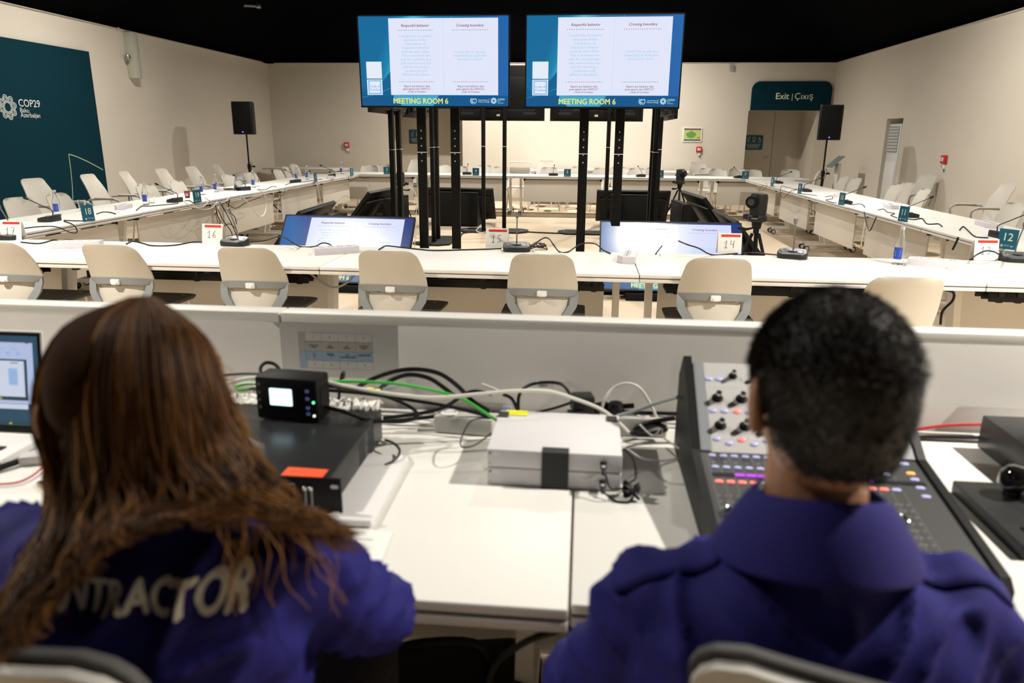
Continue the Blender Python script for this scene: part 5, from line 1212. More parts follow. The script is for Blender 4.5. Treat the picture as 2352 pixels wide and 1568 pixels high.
o = thing('power_adapter', 'square black power adapter plugged in the right outlet bar', 'power adapter', (aY(1338, 910, 1.735).x, 1.735, DT+.054), .2); bm = new(); box(bm, (0, 0, .022), (.055, .05, .044), bev=.006); box(bm, (-.02, -.02, .004), (.04, .03, .008), bev=.003); obj('adapter_body', bm, m_dkg, o)
o = thing('power_plug', 'rounded black plug in the right outlet bar', 'plug', (aY(1415, 915, 1.735).x, 1.735, DT+.054), .1); bm = new(); lathe(bm, [(.001, 0), (.018, 0), (.022, .012), (.016, .026), (.001, .030)], 16); tube(bm, [(.01, 0, .015), (.045, 0, .018)], .007); obj('plug_body', bm, m_blk, o)
o = thing('power_plug', 'angled black plug beside the rounded one', 'plug', (aY(1370, 925, 1.735).x+.01, 1.735, DT+.054), .6); bm = new(); box(bm, (0, 0, .012), (.045, .022, .024), bev=.006); obj('plug_body', bm, m_blk, o)
t = thing('cable_tag', 'white paper tag with writing wrapped on a black cable by the partition', 'label', aY(1252, 883, 1.745), 0); bm = new(); box(bm, (0, 0, 0), (.042, .004, .016), bev=.001); obj('tag_paper', bm, m_paper, t)
bm = new(); text(bm, 'stinky', .008, tr(-.004, -.003, -.004), bold=.02) if 0 else text(bm, 'spare', .009, tr(-.004, -.003, -.004), bold=.02); obj('tag_writing', bm, m_ink, t, smooth=False)
g = 'cables behind the operators desk'
def cab(lab, L, r, m_=None, nm='cable'): cable(lab, [aY(x, y, Y) for x, y, Y in L], r, m_, nm, group=g, k=8)
cab('green cable arching from the small screen box to the white boxes', [(735, 878, 1.58), (800, 876, 1.60), (900, 880, 1.63), (990, 895, 1.66), (1060, 915, 1.67), (1110, 945, 1.66), (1142, 966, 1.64)], .0038, m_gcable, 'green_cable')
cab('short green cable loop left of the small screen box', [(605, 882, 1.57), (570, 880, 1.58), (545, 886, 1.58), (550, 895, 1.57), (575, 893, 1.55)], .004, m_gcable, 'green_cable')
cab('thick white cable arching over the white boxes', [(730, 872, 1.58), (800, 888, 1.58), (900, 905, 1.58), (1000, 913, 1.60), (1100, 905, 1.62), (1180, 898, 1.64), (1260, 899, 1.66), (1320, 916, 1.68), (1380, 940, 1.70), (1420, 970, 1.71), (1445, 995, 1.70)], .0048, m_wcable, 'white_cable')
cab('white cable left of the small screen box', [(600, 866, 1.60), (560, 870, 1.62), (520, 882, 1.64), (490, 895, 1.66)], .0045, m_wcable, 'white_cable')
cab('white cable bow between the boxes and the console', [(1380, 945, 1.72), (1390, 915, 1.72), (1410, 890, 1.73), (1440, 880, 1.73), (1470, 892, 1.73), (1495, 930, 1.73), (1515, 975, 1.72)], .0035, m_wcable, 'white_cable')
cab('silver-grey cable rising to the console', [(1418, 955, 1.70), (1460, 943, 1.68), (1510, 925, 1.66), (1556, 912, 1.62)], .0045, m_scable)
cab('silver-grey cable behind the small screen box', [(880, 895, 1.70), (900, 889, 1.70), (920, 884, 1.71)], .004, m_scable)
BL = [
 ('small black loop on top of the screen box', [(600, 862, 1.60), (598, 845, 1.62), (610, 833, 1.63), (630, 836, 1.63), (645, 852, 1.61)], .0045),
 ('black cable going left from the screen box', [(600, 858, 1.64), (560, 858, 1.66), (500, 862, 1.70), (440, 866, 1.72)], .0035),
 ('thick black cable, highest arch by the partition', [(820, 890, 1.74), (860, 868, 1.77), (910, 852, 1.78), (960, 848, 1.79), (1010, 858, 1.79), (1050, 885, 1.77), (1085, 920, 1.74), (1125, 945, 1.72)], .006),
 ('thick black cable, second arch', [(870, 895, 1.72), (900, 872, 1.75), (940, 860, 1.76), (985, 868, 1.76), (1020, 890, 1.75), (1050, 915, 1.73)], .006),
 ('black cable from the screen box curling right and back', [(740, 932, 1.545), (790, 945, 1.54), (850, 965, 1.55), (920, 968, 1.58), (955, 958, 1.60), (950, 940, 1.62), (900, 915, 1.64), (820, 895, 1.64), (740, 885, 1.58)], .0045),
 ('black cable low across the tangle to the right', [(740, 895, 1.60), (850, 905, 1.63), (950, 920, 1.66), (1040, 935, 1.68), (1130, 958, 1.69)], .0045),
 ('black cable weaving over the left outlet bar', [(880, 960, 1.68), (960, 950, 1.70), (1020, 935, 1.71), (1080, 900, 1.74), (1130, 905, 1.74)], .005),
 ('black cable sweeping down to the rear desk edge', [(885, 968, 1.72), (950, 962, 1.72), (1020, 955, 1.73), (1100, 962, 1.73)], .005),
 ('black cable rising behind the left tags', [(778, 925, 1.72), (780, 890, 1.74), (785, 862, 1.76), (790, 854, 1.76), (788, 870, 1.75)], .004),
 ('black cable hoop carrying the white tag', [(1190, 945, 1.745), (1192, 910, 1.745), (1205, 890, 1.745), (1230, 880, 1.745), (1270, 878, 1.745), (1295, 885, 1.745), (1310, 905, 1.74)], .0045),
 ('black cable near the blue-white tag', [(1155, 905, 1.74), (1175, 915, 1.74), (1188, 940, 1.74)], .0045),
 ('black cable between the outlet bars', [(1230, 948, 1.74), (1280, 935, 1.74), (1330, 918, 1.735)], .0035),
 ('black cable from the right plugs down behind the boxes', [(1310, 950, 1.71), (1335, 932, 1.715), (1360, 925, 1.73)], .005),
 ('black cable from the right plugs towards the console', [(1430, 945, 1.73), (1480, 948, 1.73), (1555, 950, 1.73)], .005),
 ('black cable coil right of the white boxes', [(1450, 998, 1.69), (1465, 982, 1.70), (1500, 968, 1.70), (1550, 960, 1.70)], .006),
 ('second black cable coil right of the white boxes', [(1455, 996, 1.68), (1480, 985, 1.69), (1510, 975, 1.70), (1530, 985, 1.69), (1500, 995, 1.68), (1462, 998, 1.67)], .006),
 ('thin black loop left of the white boxes', [(1130, 960, 1.60), (1085, 965, 1.58), (1062, 1000, 1.52), (1060, 1025, 1.49), (1090, 1022, 1.50), (1128, 995, 1.54)], .0018),
 ('black cable bow right of the rack unit', [(885, 1010, 1.56), (905, 1018, 1.54), (918, 1035, 1.50), (908, 1055, 1.47), (885, 1068, 1.45)], .003),
 ('thin black cable along the rear desk edge', [(885, 972, 1.77), (960, 972, 1.77), (1050, 978, 1.77), (1135, 985, 1.77)], .003)]
for lab, L, r in BL: cab(lab, L, r)
for lab, L, r in [('thin grey lead from the boxes to the console, upper', [(1425, 1030, 1.50), (1470, 1020, 1.56), (1540, 1018, 1.60), (1565, 1035, 1.60)], .0022), ('thin grey lead from the boxes to the console, lower', [(1440, 1030, 1.50), (1475, 1052, 1.47), (1520, 1058, 1.47), (1560, 1052, 1.50)], .0018), ('thin white lead looping by the console', [(1470, 975, 1.66), (1500, 1000, 1.60), (1520, 985, 1.62), (1525, 1005, 1.60), (1560, 1030, 1.57)], .0022)]: cab(lab, L, r, m_wcable if 'white' in lab else m_lgrey, 'lead')
t = thing('cable_tag', 'white tag on the black cables above the left outlet bar', 'label', aY(1125, 890, 1.735), 0); bm = new(); box(bm, (0, 0, 0), (.045, .004, .008), ry=.35, bev=.001); obj('tag_paper', bm, m_paper, t)
t = thing('cable_tag', 'small blue and white tag behind the yellow note', 'label', aY(1165, 937, 1.735), 0); bm = new(); box(bm, (0, 0, 0), (.022, .006, .012), bev=.002); obj('tag_paper', bm, mat('tag_blue', (.45, .55, .75), .5), t)
o = thing('cable_clip', 'small yellow clip among the cables behind the rack unit', 'clip', aY(850, 893, 1.70)); bm = new(); box(bm, (0, 0, 0), (.018, .01, .007), bev=.002); box(bm, (.02, 0, -.002), (.012, .01, .005), bev=.002); obj('clip_body', bm, mat('yellow_paper', (0, 0, 0)), o)
# dark bag and cables under the desk
t = thing('floor_case', 'dark equipment bag on the floor below the desk', 'bag', (-.30, 1.42, 0), .2)
bm = new(); box(bm, (0, 0, .13), (.44, .26, .26), bev=.04, seg=3); obj('bag_body', bm, m_blk, t)
bm = new(); tube(bm, spline([(-.12, 0, .26), (-.08, 0, .33), (.08, 0, .33), (.12, 0, .26)], 6), .012); obj('bag_handle', bm, m_blk, t)
cable('white cable hanging below the desk seam', [(.03, 1.06, .69), (.02, 1.07, .55), (-.04, 1.12, .35), (-.12, 1.2, .12), (-.16, 1.25, .01)], .005, m_wcable, 'white_cable')
cable('black cable hanging below the desk seam', [(.04, 1.05, .69), (-.08, 1.06, .63), (-.14, 1.1, .50), (-.10, 1.15, .2), (-.08, 1.18, .01)], .006)
# ------------------------------------------------------------------ people
def solid(bm_list_fn, name, m_, parent, voxel, smooth=8, fold=None, label=None):
    """union of closed shapes -> one continuous surface"""
    bm = new(); bm_list_fn(bm); bmesh.ops.recalc_face_normals(bm, faces=bm.faces)
    me = bpy.data.meshes.new('tmp'); bm.to_mesh(me); bm.free(); o = bpy.data.objects.new('tmp', me); COL.objects.link(o)
    r = o.modifiers.new('r', 'REMESH'); r.mode = 'VOXEL'; r.voxel_size = voxel; r.use_smooth_shade = True
    if smooth: s = o.modifiers.new('s', 'SMOOTH'); s.iterations = smooth; s.factor = .5
    dg = bpy.context.evaluated_depsgraph_get(); dg.update(); ev = o.evaluated_get(dg); me2 = bpy.data.meshes.new_from_object(ev)
    bpy.data.objects.remove(o)
    if fold:
        nn = [v.normal.copy() for v in me2.vertices]
        for v, n in zip(me2.vertices, nn): v.co += n*fold(v.co, n)
    me2.name = name; me2.materials.clear(); me2.materials.append(m_); me2.polygons.foreach_set('use_smooth', [True]*len(me2.polygons))
    p = bpy.data.objects.new(name, me2); COL.objects.link(p); p.parent = parent
    if label: p['label'] = label
    return p
def ell(bm, c, r, M=None, u=24, v=16):
    ret = bmesh.ops.create_uvsphere(bm, u_segments=u, v_segments=v, radius=1)
    for q in ret['verts']:
        p = Vector((q.co.x*r[0], q.co.y*r[1], q.co.z*r[2]))
        if M: p = M @ p
        q.co = p+Vector(c)
def ring(c, hx, hy, ax=Vector((1, 0, 0)), ay=Vector((0, 1, 0)), n=28, e=2.4):
    o = []
    for k in range(n):
        a = 2*PI*k/n; ca, sa = math.cos(a), math.sin(a)
        o.append(Vector(c)+ax*(hx*math.copysign(abs(ca)**(2/e), ca))+ay*(hy*math.copysign(abs(sa)**(2/e), sa)))
    return o
def limb(bm, pts, rad, k=6, n=14):
    P = spline(pts, k); R = []
    m_ = len(pts)-1
    for i in range(len(P)):
        u = i/k; a = min(int(u), m_-1); R.append(lerp(rad[a], rad[a+1], u-a))
    tube(bm, P, R, n)
    ell(bm, P[0], (R[0],)*3, u=12, v=8); ell(bm, P[-1], (R[-1],)*3, u=12, v=8)
def hand(bm, wrist, d, s, up=Vector((0, 0, 1)), scale=1.0):
    """slightly curled hand with five fingers; d = pointing direction, s = +1 right / -1 left"""
    d = d.normalized(); side_ = d.cross(up).normalized()*s; up = side_.cross(d).normalized()*s if s > 0 else d.cross(side_).normalized()*-1
    up = Vector((0, 0, 1))-d*d.z; up.normalize()
    w_ = Vector(wrist); sc_ = scale
    R = []
    for t_, hw, hh in ((0, .026, .020), (.03, .034, .019), (.06, .040, .016), (.088, .041, .013)):
        R.append(ring(w_+d*t_*sc_, hw*sc_, hh*sc_, side_, up, 16, 2.6))
    loft(bm, R)
    for i, (off, ln, r) in enumerate(((-.030, .068, .0086), (-.0105, .078, .0088), (.0105, .073, .0086), (.030, .058, .0076))):
        b0 = w_+d*.078*sc_+side_*(-off)*sc_; sp = (side_*(-off)*.35)
        p1 = b0+d*ln*.45*sc_+up*.006+sp*.3; p2 = p1+d*ln*.33*sc_-up*.010+sp*.2; p3 = p2+d*ln*.22*sc_-up*.015
        limb(bm, [b0, p1, p2, p3], [r*sc_, r*.95*sc_, r*.85*sc_, r*.72*sc_], 3, 8)
    # thumb leaves the inner side of the palm
    tb = w_+d*.028*sc_-side_*(-.030)*sc_ if 0 else w_+d*.028*sc_+side_*.030*sc_
    limb(bm, [tb, tb+side_*.022*sc_+d*.022*sc_-up*.004, tb+side_*.030*sc_+d*.048*sc_-up*.010], [.0125*sc_, .0105*sc_, .008*sc_], 4, 8)
def make_person(label, base, P, shirt_name, shirt_mat, skin, hair_fn, fold):
    """base: seat point on the floor, P: dict of pose points in local coordinates"""
    t = thing('person', label, 'person', (base[0], base[1], 0))
    hc, yaw, pitch_ = Vector(P['head']), P['hyaw'], P['hpitch']
    HM = Matrix.Rotation(yaw, 3, 'Z') @ Matrix.Rotation(pitch_, 3, 'X')
    S = P['scale']
    def H(x, y, z): return hc+HM @ (Vector((x, y, z))*S)
    def headshape(bm, g=0):
        ell(bm, H(0, -.012, .022), (.0765*S+g, .094*S+g, .088*S+g), HM)           # cranium
        ell(bm, H(0, -.030, -.035), (.066*S+g, .060*S+g, .070*S+g), HM)           # occiput
        ell(bm, H(0, .012, -.030), (.064*S+g, .078*S+g, .080*S+g), HM)            # face mass
        ell(bm, H(0, .050, -.085), (.034*S+g, .030*S+g, .026*S+g), HM)            # chin
        ell(bm, H(0, .010, -.070), (.055*S+g, .060*S+g, .040*S+g), HM)            # jaw
    def body(bm):
        headshape(bm)
        limb(bm, [H(0, .084, .010), H(0, .100, -.018), H(0, .104, -.030)], [.008*S, .011*S, .013*S], 3, 10)   # nose
        for s in (-1, 1):
            ell(bm, H(s*.012, .094, -.034), (.008*S, .009*S, .007*S), HM, 10, 8)
            ell(bm, H(s*.030, .076, .026), (.022*S, .010*S, .006*S), HM, 12, 8)     # brow
            ell(bm, H(s*.040, .062, -.025), (.020*S, .018*S, .016*S), HM, 12, 8)     # cheek
            ell(bm, H(s*.084, -.010, -.014), (.009*S, .022*S, .034*S), HM @ Matrix.Rotation(s*.35, 3, 'Z'), 14, 10)  # ear
            ell(bm, H(s*.076, -.002, -.038), (.007*S, .010*S, .012*S), HM, 10, 8)
        ell(bm, H(0, .087, -.054), (.022*S, .010*S, .006*S), HM, 14, 8); ell(bm, H(0, .085, -.066), (.018*S, .010*S, .006*S), HM, 14, 8)
        limb(bm, [Vector(P['c7'])+Vector((0, .01, -.04)), lerp(Vector(P['c7']), hc, .45)+Vector((0, .015, 0)), H(0, -.010, -.055)], [.062*S, .056*S, .060*S], 5, 18)
        R = [ring(c, hx-.014, hy-.014, e=2.3) for c, hx, hy in P['torso']]; loft(bm, R)
        for s, key_ in ((-1, 'armL'), (1, 'armR')):
            a = [Vector(q) for q in P[key_]]
            limb(bm, a, [.050, .040, .036, .026], 6, 14)
            hand(bm, a[-1], (a[-1]-a[-2]) + Vector((0, 0, -.02)), -s, scale=P.get('hand', 1))
            L_ = [Vector((s*.09, .02, .50)), Vector((s*.12, .42, .49)), Vector((s*.13, .40, .10)), Vector((s*.14, .40, .07))]
            limb(bm, L_[:2], [.080, .055], 6); limb(bm, L_[1:3], [.052, .036], 6); limb(bm, [Vector((s*.13, .38, .05)), Vector((s*.15, .52, .035))], [.035, .028], 4)
    solid(body, 'body', skin, t, .0042, 4)
    for s in (-1, 1):
        bm = new(); ell(bm, H(s*.030, .074, .004), (.0125*S,)*3, HM, 14, 10); e_ = obj('eye', bm, mat('eye_white', (.8, .78, .75), .2), t)
        bm = new(); ell(bm, H(s*.030, .0835, .004), (.0055*S, .0035*S, .0055*S), HM, 12, 8); obj('iris', bm, mat('iris_brown', (.04, .02, .01), .2), e_)
    bm = new(); ell(bm, H(0, .0935, -.0595), (.019*S, .005*S, .0055*S), HM, 14, 8); obj('mouth', bm, mat('lip_rose', (.42, .16, .13), .5), t)
    def shirt(bm):
        R = [ring(c, hx, hy, e=2.4) for c, hx, hy in P['torso']]; loft(bm, R)
        for s, key_ in ((-1, 'armL'), (1, 'armR')):
            a = [Vector(q) for q in P[key_]]
            limb(bm, [a[0]+Vector((-s*.06, 0, -.02))]+a, [.060, .062, .056, .052, .040], 7, 18)
            ell(bm, a[0]+Vector((0, 0, .0)), (.058, .060, .052))
    sh = solid(shirt, shirt_name, shirt_mat, t, .0085, 6, fold)
    def trou(bm):
        ell(bm, (0, .02, .53), (.185, .15, .095))
        for s in (-1, 1):
            L_ = [Vector((s*.09, .02, .52)), Vector((s*.12, .42, .50)), Vector((s*.13, .42, .16))]
            limb(bm, L_[:2], [.098, .072], 6); limb(bm, L_[1:], [.072, .058], 6)
    solid(trou, 'trousers', mat('dark_trousers', (.02, .02, .025), .85), t, .012, 4)
    for s in (-1, 1):
        bm = new(); R = [ring((s*.135+s*.01*u, .33+.24*u, .005+.0), .035+.012*math.sin(PI*min(1, u*1.2)), .001, n=16) for u in (0, .5, 1)]; bm.free(); bm = new()
        loft(bm, [ring((s*.14, .44, z), hx, hy, n=24, e=2.6) for z, hx, hy in ((.004, .046, .140), (.03, .048, .142), (.055, .044, .125), (.085, .038, .08))]); obj('shoe', bm, m_blk, t)
    return t, H, HM, S, sh
def mkskin(c): return mat('skin_%d' % int(c[0]*100), c, .5, var=.06, vscale=12)
def cloth(name, col):
    M = mat(name, col, .75, bump=.25, bscale=900, spec=.25); return M
m_blue = cloth('royal_blue_cotton', (.019, .017, .16))
# fabric folds: stretched noise ridges
def foldfn(amp, seed, cx):
    def f(p, n):
        a = noise.noise(Vector((p.x*7+p.z*5+seed, p.y*9, p.z*16-abs(p.x)*12)))
        b = noise.noise(Vector((p.x*16+seed*2, p.y*14+p.z*4, p.z*22)))
        r = 1-abs(a)*2.6
        return amp*(max(0, r)**2*.9+b*.35-.2)
    return f
# ---- man
mb = (.272, .80)
Pm = dict(head=(-.004, -.018, 1.197), hyaw=.14, hpitch=-.12, scale=.955, c7=(0, -.035, 1.055),
    torso=[((0, .02, .44), .17, .12), ((0, .02, .50), .185, .13), ((0, .015, .62), .175, .125), ((0, .0, .74), .190, .125), ((0, -.015, .84), .205, .125), ((0, -.02, .905), .205, .114), ((0, -.022, .955), .175, .096), ((0, -.026, .990), .118, .078), ((0, -.03, 1.020), .082, .068), ((0, -.032, 1.060), .062, .060)],
    armL=[(-.172, -.010, .915), (-.218, .02, .79), (-.245, .07, .735), (-.11, .19, .790)], armR=[(.178, -.010, .925), (.24, .02, .80), (.24, .07, .735), (.13, .19, .790)], hand=.9)
man, H, HM, S, shm = make_person('man seen from behind, short greying dark hair, royal blue shirt, seated at the mixing console', mb, Pm, 'shirt', m_blue, mkskin((.40, .20, .12)), None, foldfn(.014, 3.1, 0))
# collar, yoke and shoulder straps
def band(name, m_, parent, pts_in, pts_out, th=.004):
    bm = new(); n = len(pts_in); A = [bm.verts.new(p) for p in pts_in]; B = [bm.verts.new(p) for p in pts_out]
    for i in range(n-1): bm.faces.new((A[i], A[i+1], B[i+1], B[i]))
    o = obj(name, bm, m_, parent); s = o.modifiers.new('s', 'SOLIDIFY'); s.thickness = th; b = o.modifiers.new('b', 'SUBSURF'); b.levels = 1; b.render_levels = 2; return o
c7 = Vector(Pm['c7']); N = 22
inn = []; out = []; low = []
for i in range(N+1):
    a = -PI/2-2.35+4.7*i/N; ca, sa = math.cos(a), math.sin(a)   # opens at the front
    back = max(0, -sa)
    inn.append(Vector((c7.x+.066*ca, c7.y+.004+.064*sa, 1.100+.006*back-.018*(1-back))))
    out.append(Vector((c7.x+.083*ca, c7.y-.002+.082*sa, 1.080-.014*(1-back))))
    low.append(Vector((c7.x+(.106+.012*abs(ca)**2)*ca, c7.y-.006+(.094+.006*back)*sa, 1.026-.016*(1-back)+.004*math.sin(3*a))))
bm = new(); rows = [[bm.verts.new(p) for p in r] for r in (inn, out, low)]
st_ = []
for r0, r1 in ((0, 1), (1, 2)):
    for i in range(N): bm.faces.new((rows[r0][i], rows[r0][i+1], rows[r1][i+1], rows[r1][i]))
o = obj('collar', bm, m_blue, shm, ang=80); q = o.modifiers.new('s', 'SOLIDIFY'); q.thickness = .004; q = o.modifiers.new('b', 'SUBSURF'); q.levels = 1; q.render_levels = 2
bvh = None
def bvh_of(o):
    me = o.data; return BVHTree.FromPolygons([v.co.copy() for v in me.vertices], [tuple(p.vertices) for p in me.polygons])
bm_tree = bvh_of(shm)
for s in (-1, 1):
    bm = new(); rows = []
    for j in range(9):
        u = j/8; x = s*lerp(.095, .222, u); r = []
        for k in range(6):
            y = -.012+lerp(-.034, .034, k/5)*(1-.15*u); h_ = bm_tree.ray_cast(Vector((x, y, 1.3)), Vector((0, 0, -1)))
            z = h_[0].z if h_[0] else 1.0
            r.append(bm.verts.new((x, y, z+.006)))
        rows.append(r)
    for j in range(8):
        for k in range(5): bm.faces.new((rows[j][k], rows[j+1][k], rows[j+1][k+1], rows[j][k+1]))
    o = obj('shoulder_strap', bm, m_blue, shm, ang=80); q = o.modifiers.new('s', 'SOLIDIFY'); q.thickness = .005
# man's hair: close cap plus short strands
def scalp_pt(th, ph, g):
    """th azimuth (0 = back), ph elevation"""
    d = Vector((math.sin(th)*math.cos(ph), -math.cos(th)*math.cos(ph), math.sin(ph)))
    cp = max(0, math.cos(ph))**(.62 if ph < 0 else 1); zz = .118 if ph < 0 else .092
    return Vector((math.sin(th)*cp*(.0775+g), -.012-math.cos(th)*cp*(.094+g), .018+d.z*(zz+g))), d
def hair_limit(th):   # lowest elevation of the hair for an azimuth; front hairline higher
    a = abs(th)
    if a < .9: return -1.02
    if a < 1.35: return lerp(-1.02, -.62, (a-.9)/.45)
    if a < 1.9: return lerp(-.45, -.05, (a-1.35)/.55)
    return lerp(-.05, .50, min(1, (a-1.9)/.9))
random.seed(21)
def hcap(bm):
    nth, nph = 64, 22; G = []
    for i in range(nth):
        th = -PI+2*PI*i/nth; lo = hair_limit(th); col = []
        for j in range(nph+1):
            ph = lerp(lo, PI/2-.001, j/nph); g = .007 if j > 2 else .001+.002*j
            p, d = scalp_pt(th, ph, 0)
            if ph < -.25 : # follow the nape inward
                p = Vector((p.x*.98, p.y*1.0, p.z)); 
            p = p+d*(g+.0025*noise.noise(d*9))
            col.append(bm.verts.new(H(*p)))
        G.append(col)
    for i in range(nth):
        for j in range(nph): bm.faces.new((G[i][j], G[(i+1) % nth][j], G[(i+1) % nth][j+1], G[i][j+1]))
bm = new(); hcap(bm); hair_dark = mat('hair_black_brown', (.016, .013, .012), .6, var=.5, vscale=60); hb = obj('hair', bm, hair_dark, man, ang=180)
def spikes(n, name, m_, parent, ln, seed, zmin=-1):
    random.seed(seed); bm = new()
    for _ in range(n):
        th = random.uniform(-PI, PI); lo = hair_limit(th); ph = math.asin(random.uniform(math.sin(lo), 1))
        if ph < zmin: continue
        p, d = scalp_pt(th, ph, .005); L_ = ln*random.uniform(.5, 1.1)*(1 if ph > .1 else .55)
        if ph < -.4: L_ *= .6
        fl = Vector((random.uniform(-.5, .5)+.35*math.sin(th*2+1), random.uniform(-.2, .6)*-1, -.55+random.uniform(-.2, .5)))
        a = p; b = p+d*L_*.5+fl*L_*.25; c = p+d*L_*.75+fl*L_*.75
        x, y = frame_of(d); r = .00075
        v = [bm.verts.new(H(*q)) for q in (a+x*r, a-x*r*.5+y*r, a-x*r*.5-y*r, b+x*r*.8, b-x*r*.4+y*r*.8, b-x*r*.4-y*r*.8, c)]
        for i in range(3):
            k = (i+1) % 3; bm.faces.new((v[i], v[k], v[3+k], v[3+i])); bm.faces.new((v[3+i], v[3+k], v[6]))
    o = obj(name, bm, m_, parent, kind='stuff', smooth=False); return o
spikes(15000, 'short_strands', mat('strand_dark', (.022, .018, .016), .45), hb, .011, 1)
spikes(3200, 'grey_strands', mat('strand_grey', (.11, .10, .09), .45), hb, .013, 2, -.6)
# ---- woman
wb = (-.520, .765)
Pw = dict(head=(.0, .0, 1.155), hyaw=.25, hpitch=-.30, scale=1.0, c7=(0, -.02, 1.04),
    torso=[((0, .02, .44), .165, .12), ((0, .02, .50), .18, .125), ((.0, .01, .62), .165, .115), ((0, -.01, .76), .185, .115), ((0, -.025, .88), .205, .118), ((0, -.02, .945), .200, .110), ((0, -.012, .99), .165, .087), ((0, -.008, 1.018), .105, .068), ((0, -.005, 1.038), .066, .058), ((0, 0, 1.055), .054, .052)],
    armL=[(-.180, .0, .945), (-.235, .10, .82), (-.24, .18, .775), (-.33, .42, .785)], armR=[(.180, -.0, .945), (.235, .07, .85), (.230, .14, .805), (.05, .33, .800)], hand=.88)
woman, H, HM, S, shw = make_person('woman seen from behind with long wavy brown hair and royal blue jacket', wb, Pw, 'jacket', m_blue, mkskin((.46, .26, .17)), None, foldfn(.016, 7.7, 0))
# lettering wrapped on the back of the jacket
tree = bvh_of(shw)
bm = new(); 
yawt = -.12
pL, pR = aY(45, 1342, .69)-Vector((wb[0], wb[1], 0)), aY(585, 1396, .64)-Vector((wb[0], wb[1], 0))
MT_ = tr(pL.x, -.5, 0)
b2 = new(); text(b2, 'CONTRACTOR', .050, Matrix.Identity(4), 'LEFT', bold=.045, sub=3)
xs = [v.co.x for v in b2.verts]; x0_, x1_ = min(xs), max(xs); 
zL = .885; zR = .880
for v in b2.verts:
    u = (v.co.x-x0_)/(x1_-x0_); x = lerp(-.085, .164, u); z = lerp(.968, .952, u)+v.co.z*lerp(.80, 1.05, u)
    h_ = tree.ray_cast(Vector((x, -.6, z)), Vector((0, 1, 0)))
    v.co = Vector((x, (h_[0].y if h_[0] else -.1)-.0030+v.co.y, z))
obj('back_lettering', b2, mat('white_print', (.85, .85, .83), .6), shw, smooth=False); bm.free()
# ---- long hair
W0 = Vector((wb[0], wb[1], 0))
GD = [
 [(296, 704, .87), (190, 745, .93), (112, 850, .95), (108, 960, .94), (130, 1060, .92), (130, 1160, .90), (85, 1260, .87), (30, 1350, .84), (-10, 1430, .81)],
 [(300, 701, .865), (160, 765, .855), (98, 890, .85), (108, 1010, .84), (140, 1120, .83), (105, 1240, .79), (40, 1350, .75), (-10, 1460, .73), (-40, 1560, .71)],
 [(310, 700, .86), (205, 758, .81), (160, 890, .785), (175, 1040, .78), (180, 1170, .765), (135, 1280, .73), (75, 1390, .70), (30, 1470, .685), (0, 1550, .675)],
 [(320, 699, .86), (262, 752, .785), (240, 890, .757), (250, 1040, .755), (250, 1140, .745), (222, 1225, .715), (165, 1300, .70), (115, 1370, .69), (85, 1440, .685)],
 [(330, 698, .86), (320, 752, .78), (322, 890, .75), (338, 1040, .75), (352, 1130, .745), (352, 1165, .735), (350, 1190, .72), (345, 1210, .715), (340, 1228, .71)],
 [(340, 699, .86), (375, 756, .785), (395, 880, .757), (420, 1030, .757), (448, 1110, .755), (468, 1150, .745), (485, 1172, .735), (505, 1190, .73), (520, 1202, .725)],
 [(350, 700, .86), (425, 768, .81), (455, 880, .785), (490, 1000, .785), (540, 1090, .785), (580, 1140, .775), (612, 1170, .77), (645, 1195, .76), (672, 1225, .755)],
 [(358, 702, .865), (458, 785, .85), (498, 880, .84), (540, 985, .835), (598, 1075, .825), (655, 1145, .815), (715, 1190, .812), (775, 1232, .81), (828, 1272, .81)],
 [(362, 706, .88), (462, 800, .91), (488, 900, .91), (515, 1000, .90), (565, 1090, .88), (630, 1150, .865), (700, 1185, .855), (765, 1222, .85), (812, 1252, .85)],
 [(355, 712, .90), (440, 810, .95), (455, 900, .96), (470, 1000, .95), (500, 1090, .93), (560, 1150, .90), (630, 1185, .885), (700, 1215, .88), (760, 1240, .88)]]
GC = [[aD(*q)-W0 for q in g_] for g_ in GD]; GS = [spline(g_, 4) for g_ in GC]; NG = len(GS); NPT = len(GS[0])
def hairpt(u, j):
    x = u*(NG-1); i = min(int(x), NG-2); f = x-i
    P_ = [GS[max(0, i-1)][j], GS[i][j], GS[i+1][j], GS[min(NG-1, i+2)][j]]
    a, b, c, d = P_; return .5*((2*b)+(c-a)*f+(2*a-5*b+4*c-d)*f*f+(3*b-a-3*c+d)*f**3)
hcen = Vector(Pw['head'])
def outward(p): 
    d = Vector((p.x-hcen.x, p.y-hcen.y-.02, max(0, p.z-hcen.z)*1.0)); return d.normalized() if d.length > 1e-4 else Vector((0, -1, 0))
bm = new(); NU = 60; jm = int(NPT*.86); G = []
for i in range(NU+1):
    u = i/NU; col = []
    for j in range(jm):
        p = hairpt(u, j); t_ = j/NPT; o_ = outward(p); p = p-o_*(.010)+Vector((.006*math.sin(u*60+t_*5)*t_, 0, .0)); col.append(bm.verts.new(p))
    G.append(col)
for i in range(NU):
    for j in range(jm-1): bm.faces.new((G[i][j], G[i+1][j], G[i+1][j+1], G[i][j+1]))
m_hb = mat('hair_base_brown', (.032, .012, .0035), .85, spec=.08)
hairw = obj('hair', bm, m_hb, woman, ang=180); q = hairw.modifiers.new('s', 'SOLIDIFY'); q.thickness = .012; q.offset = -1 if 0 else 1
hairw.modifiers['s'].offset = 0
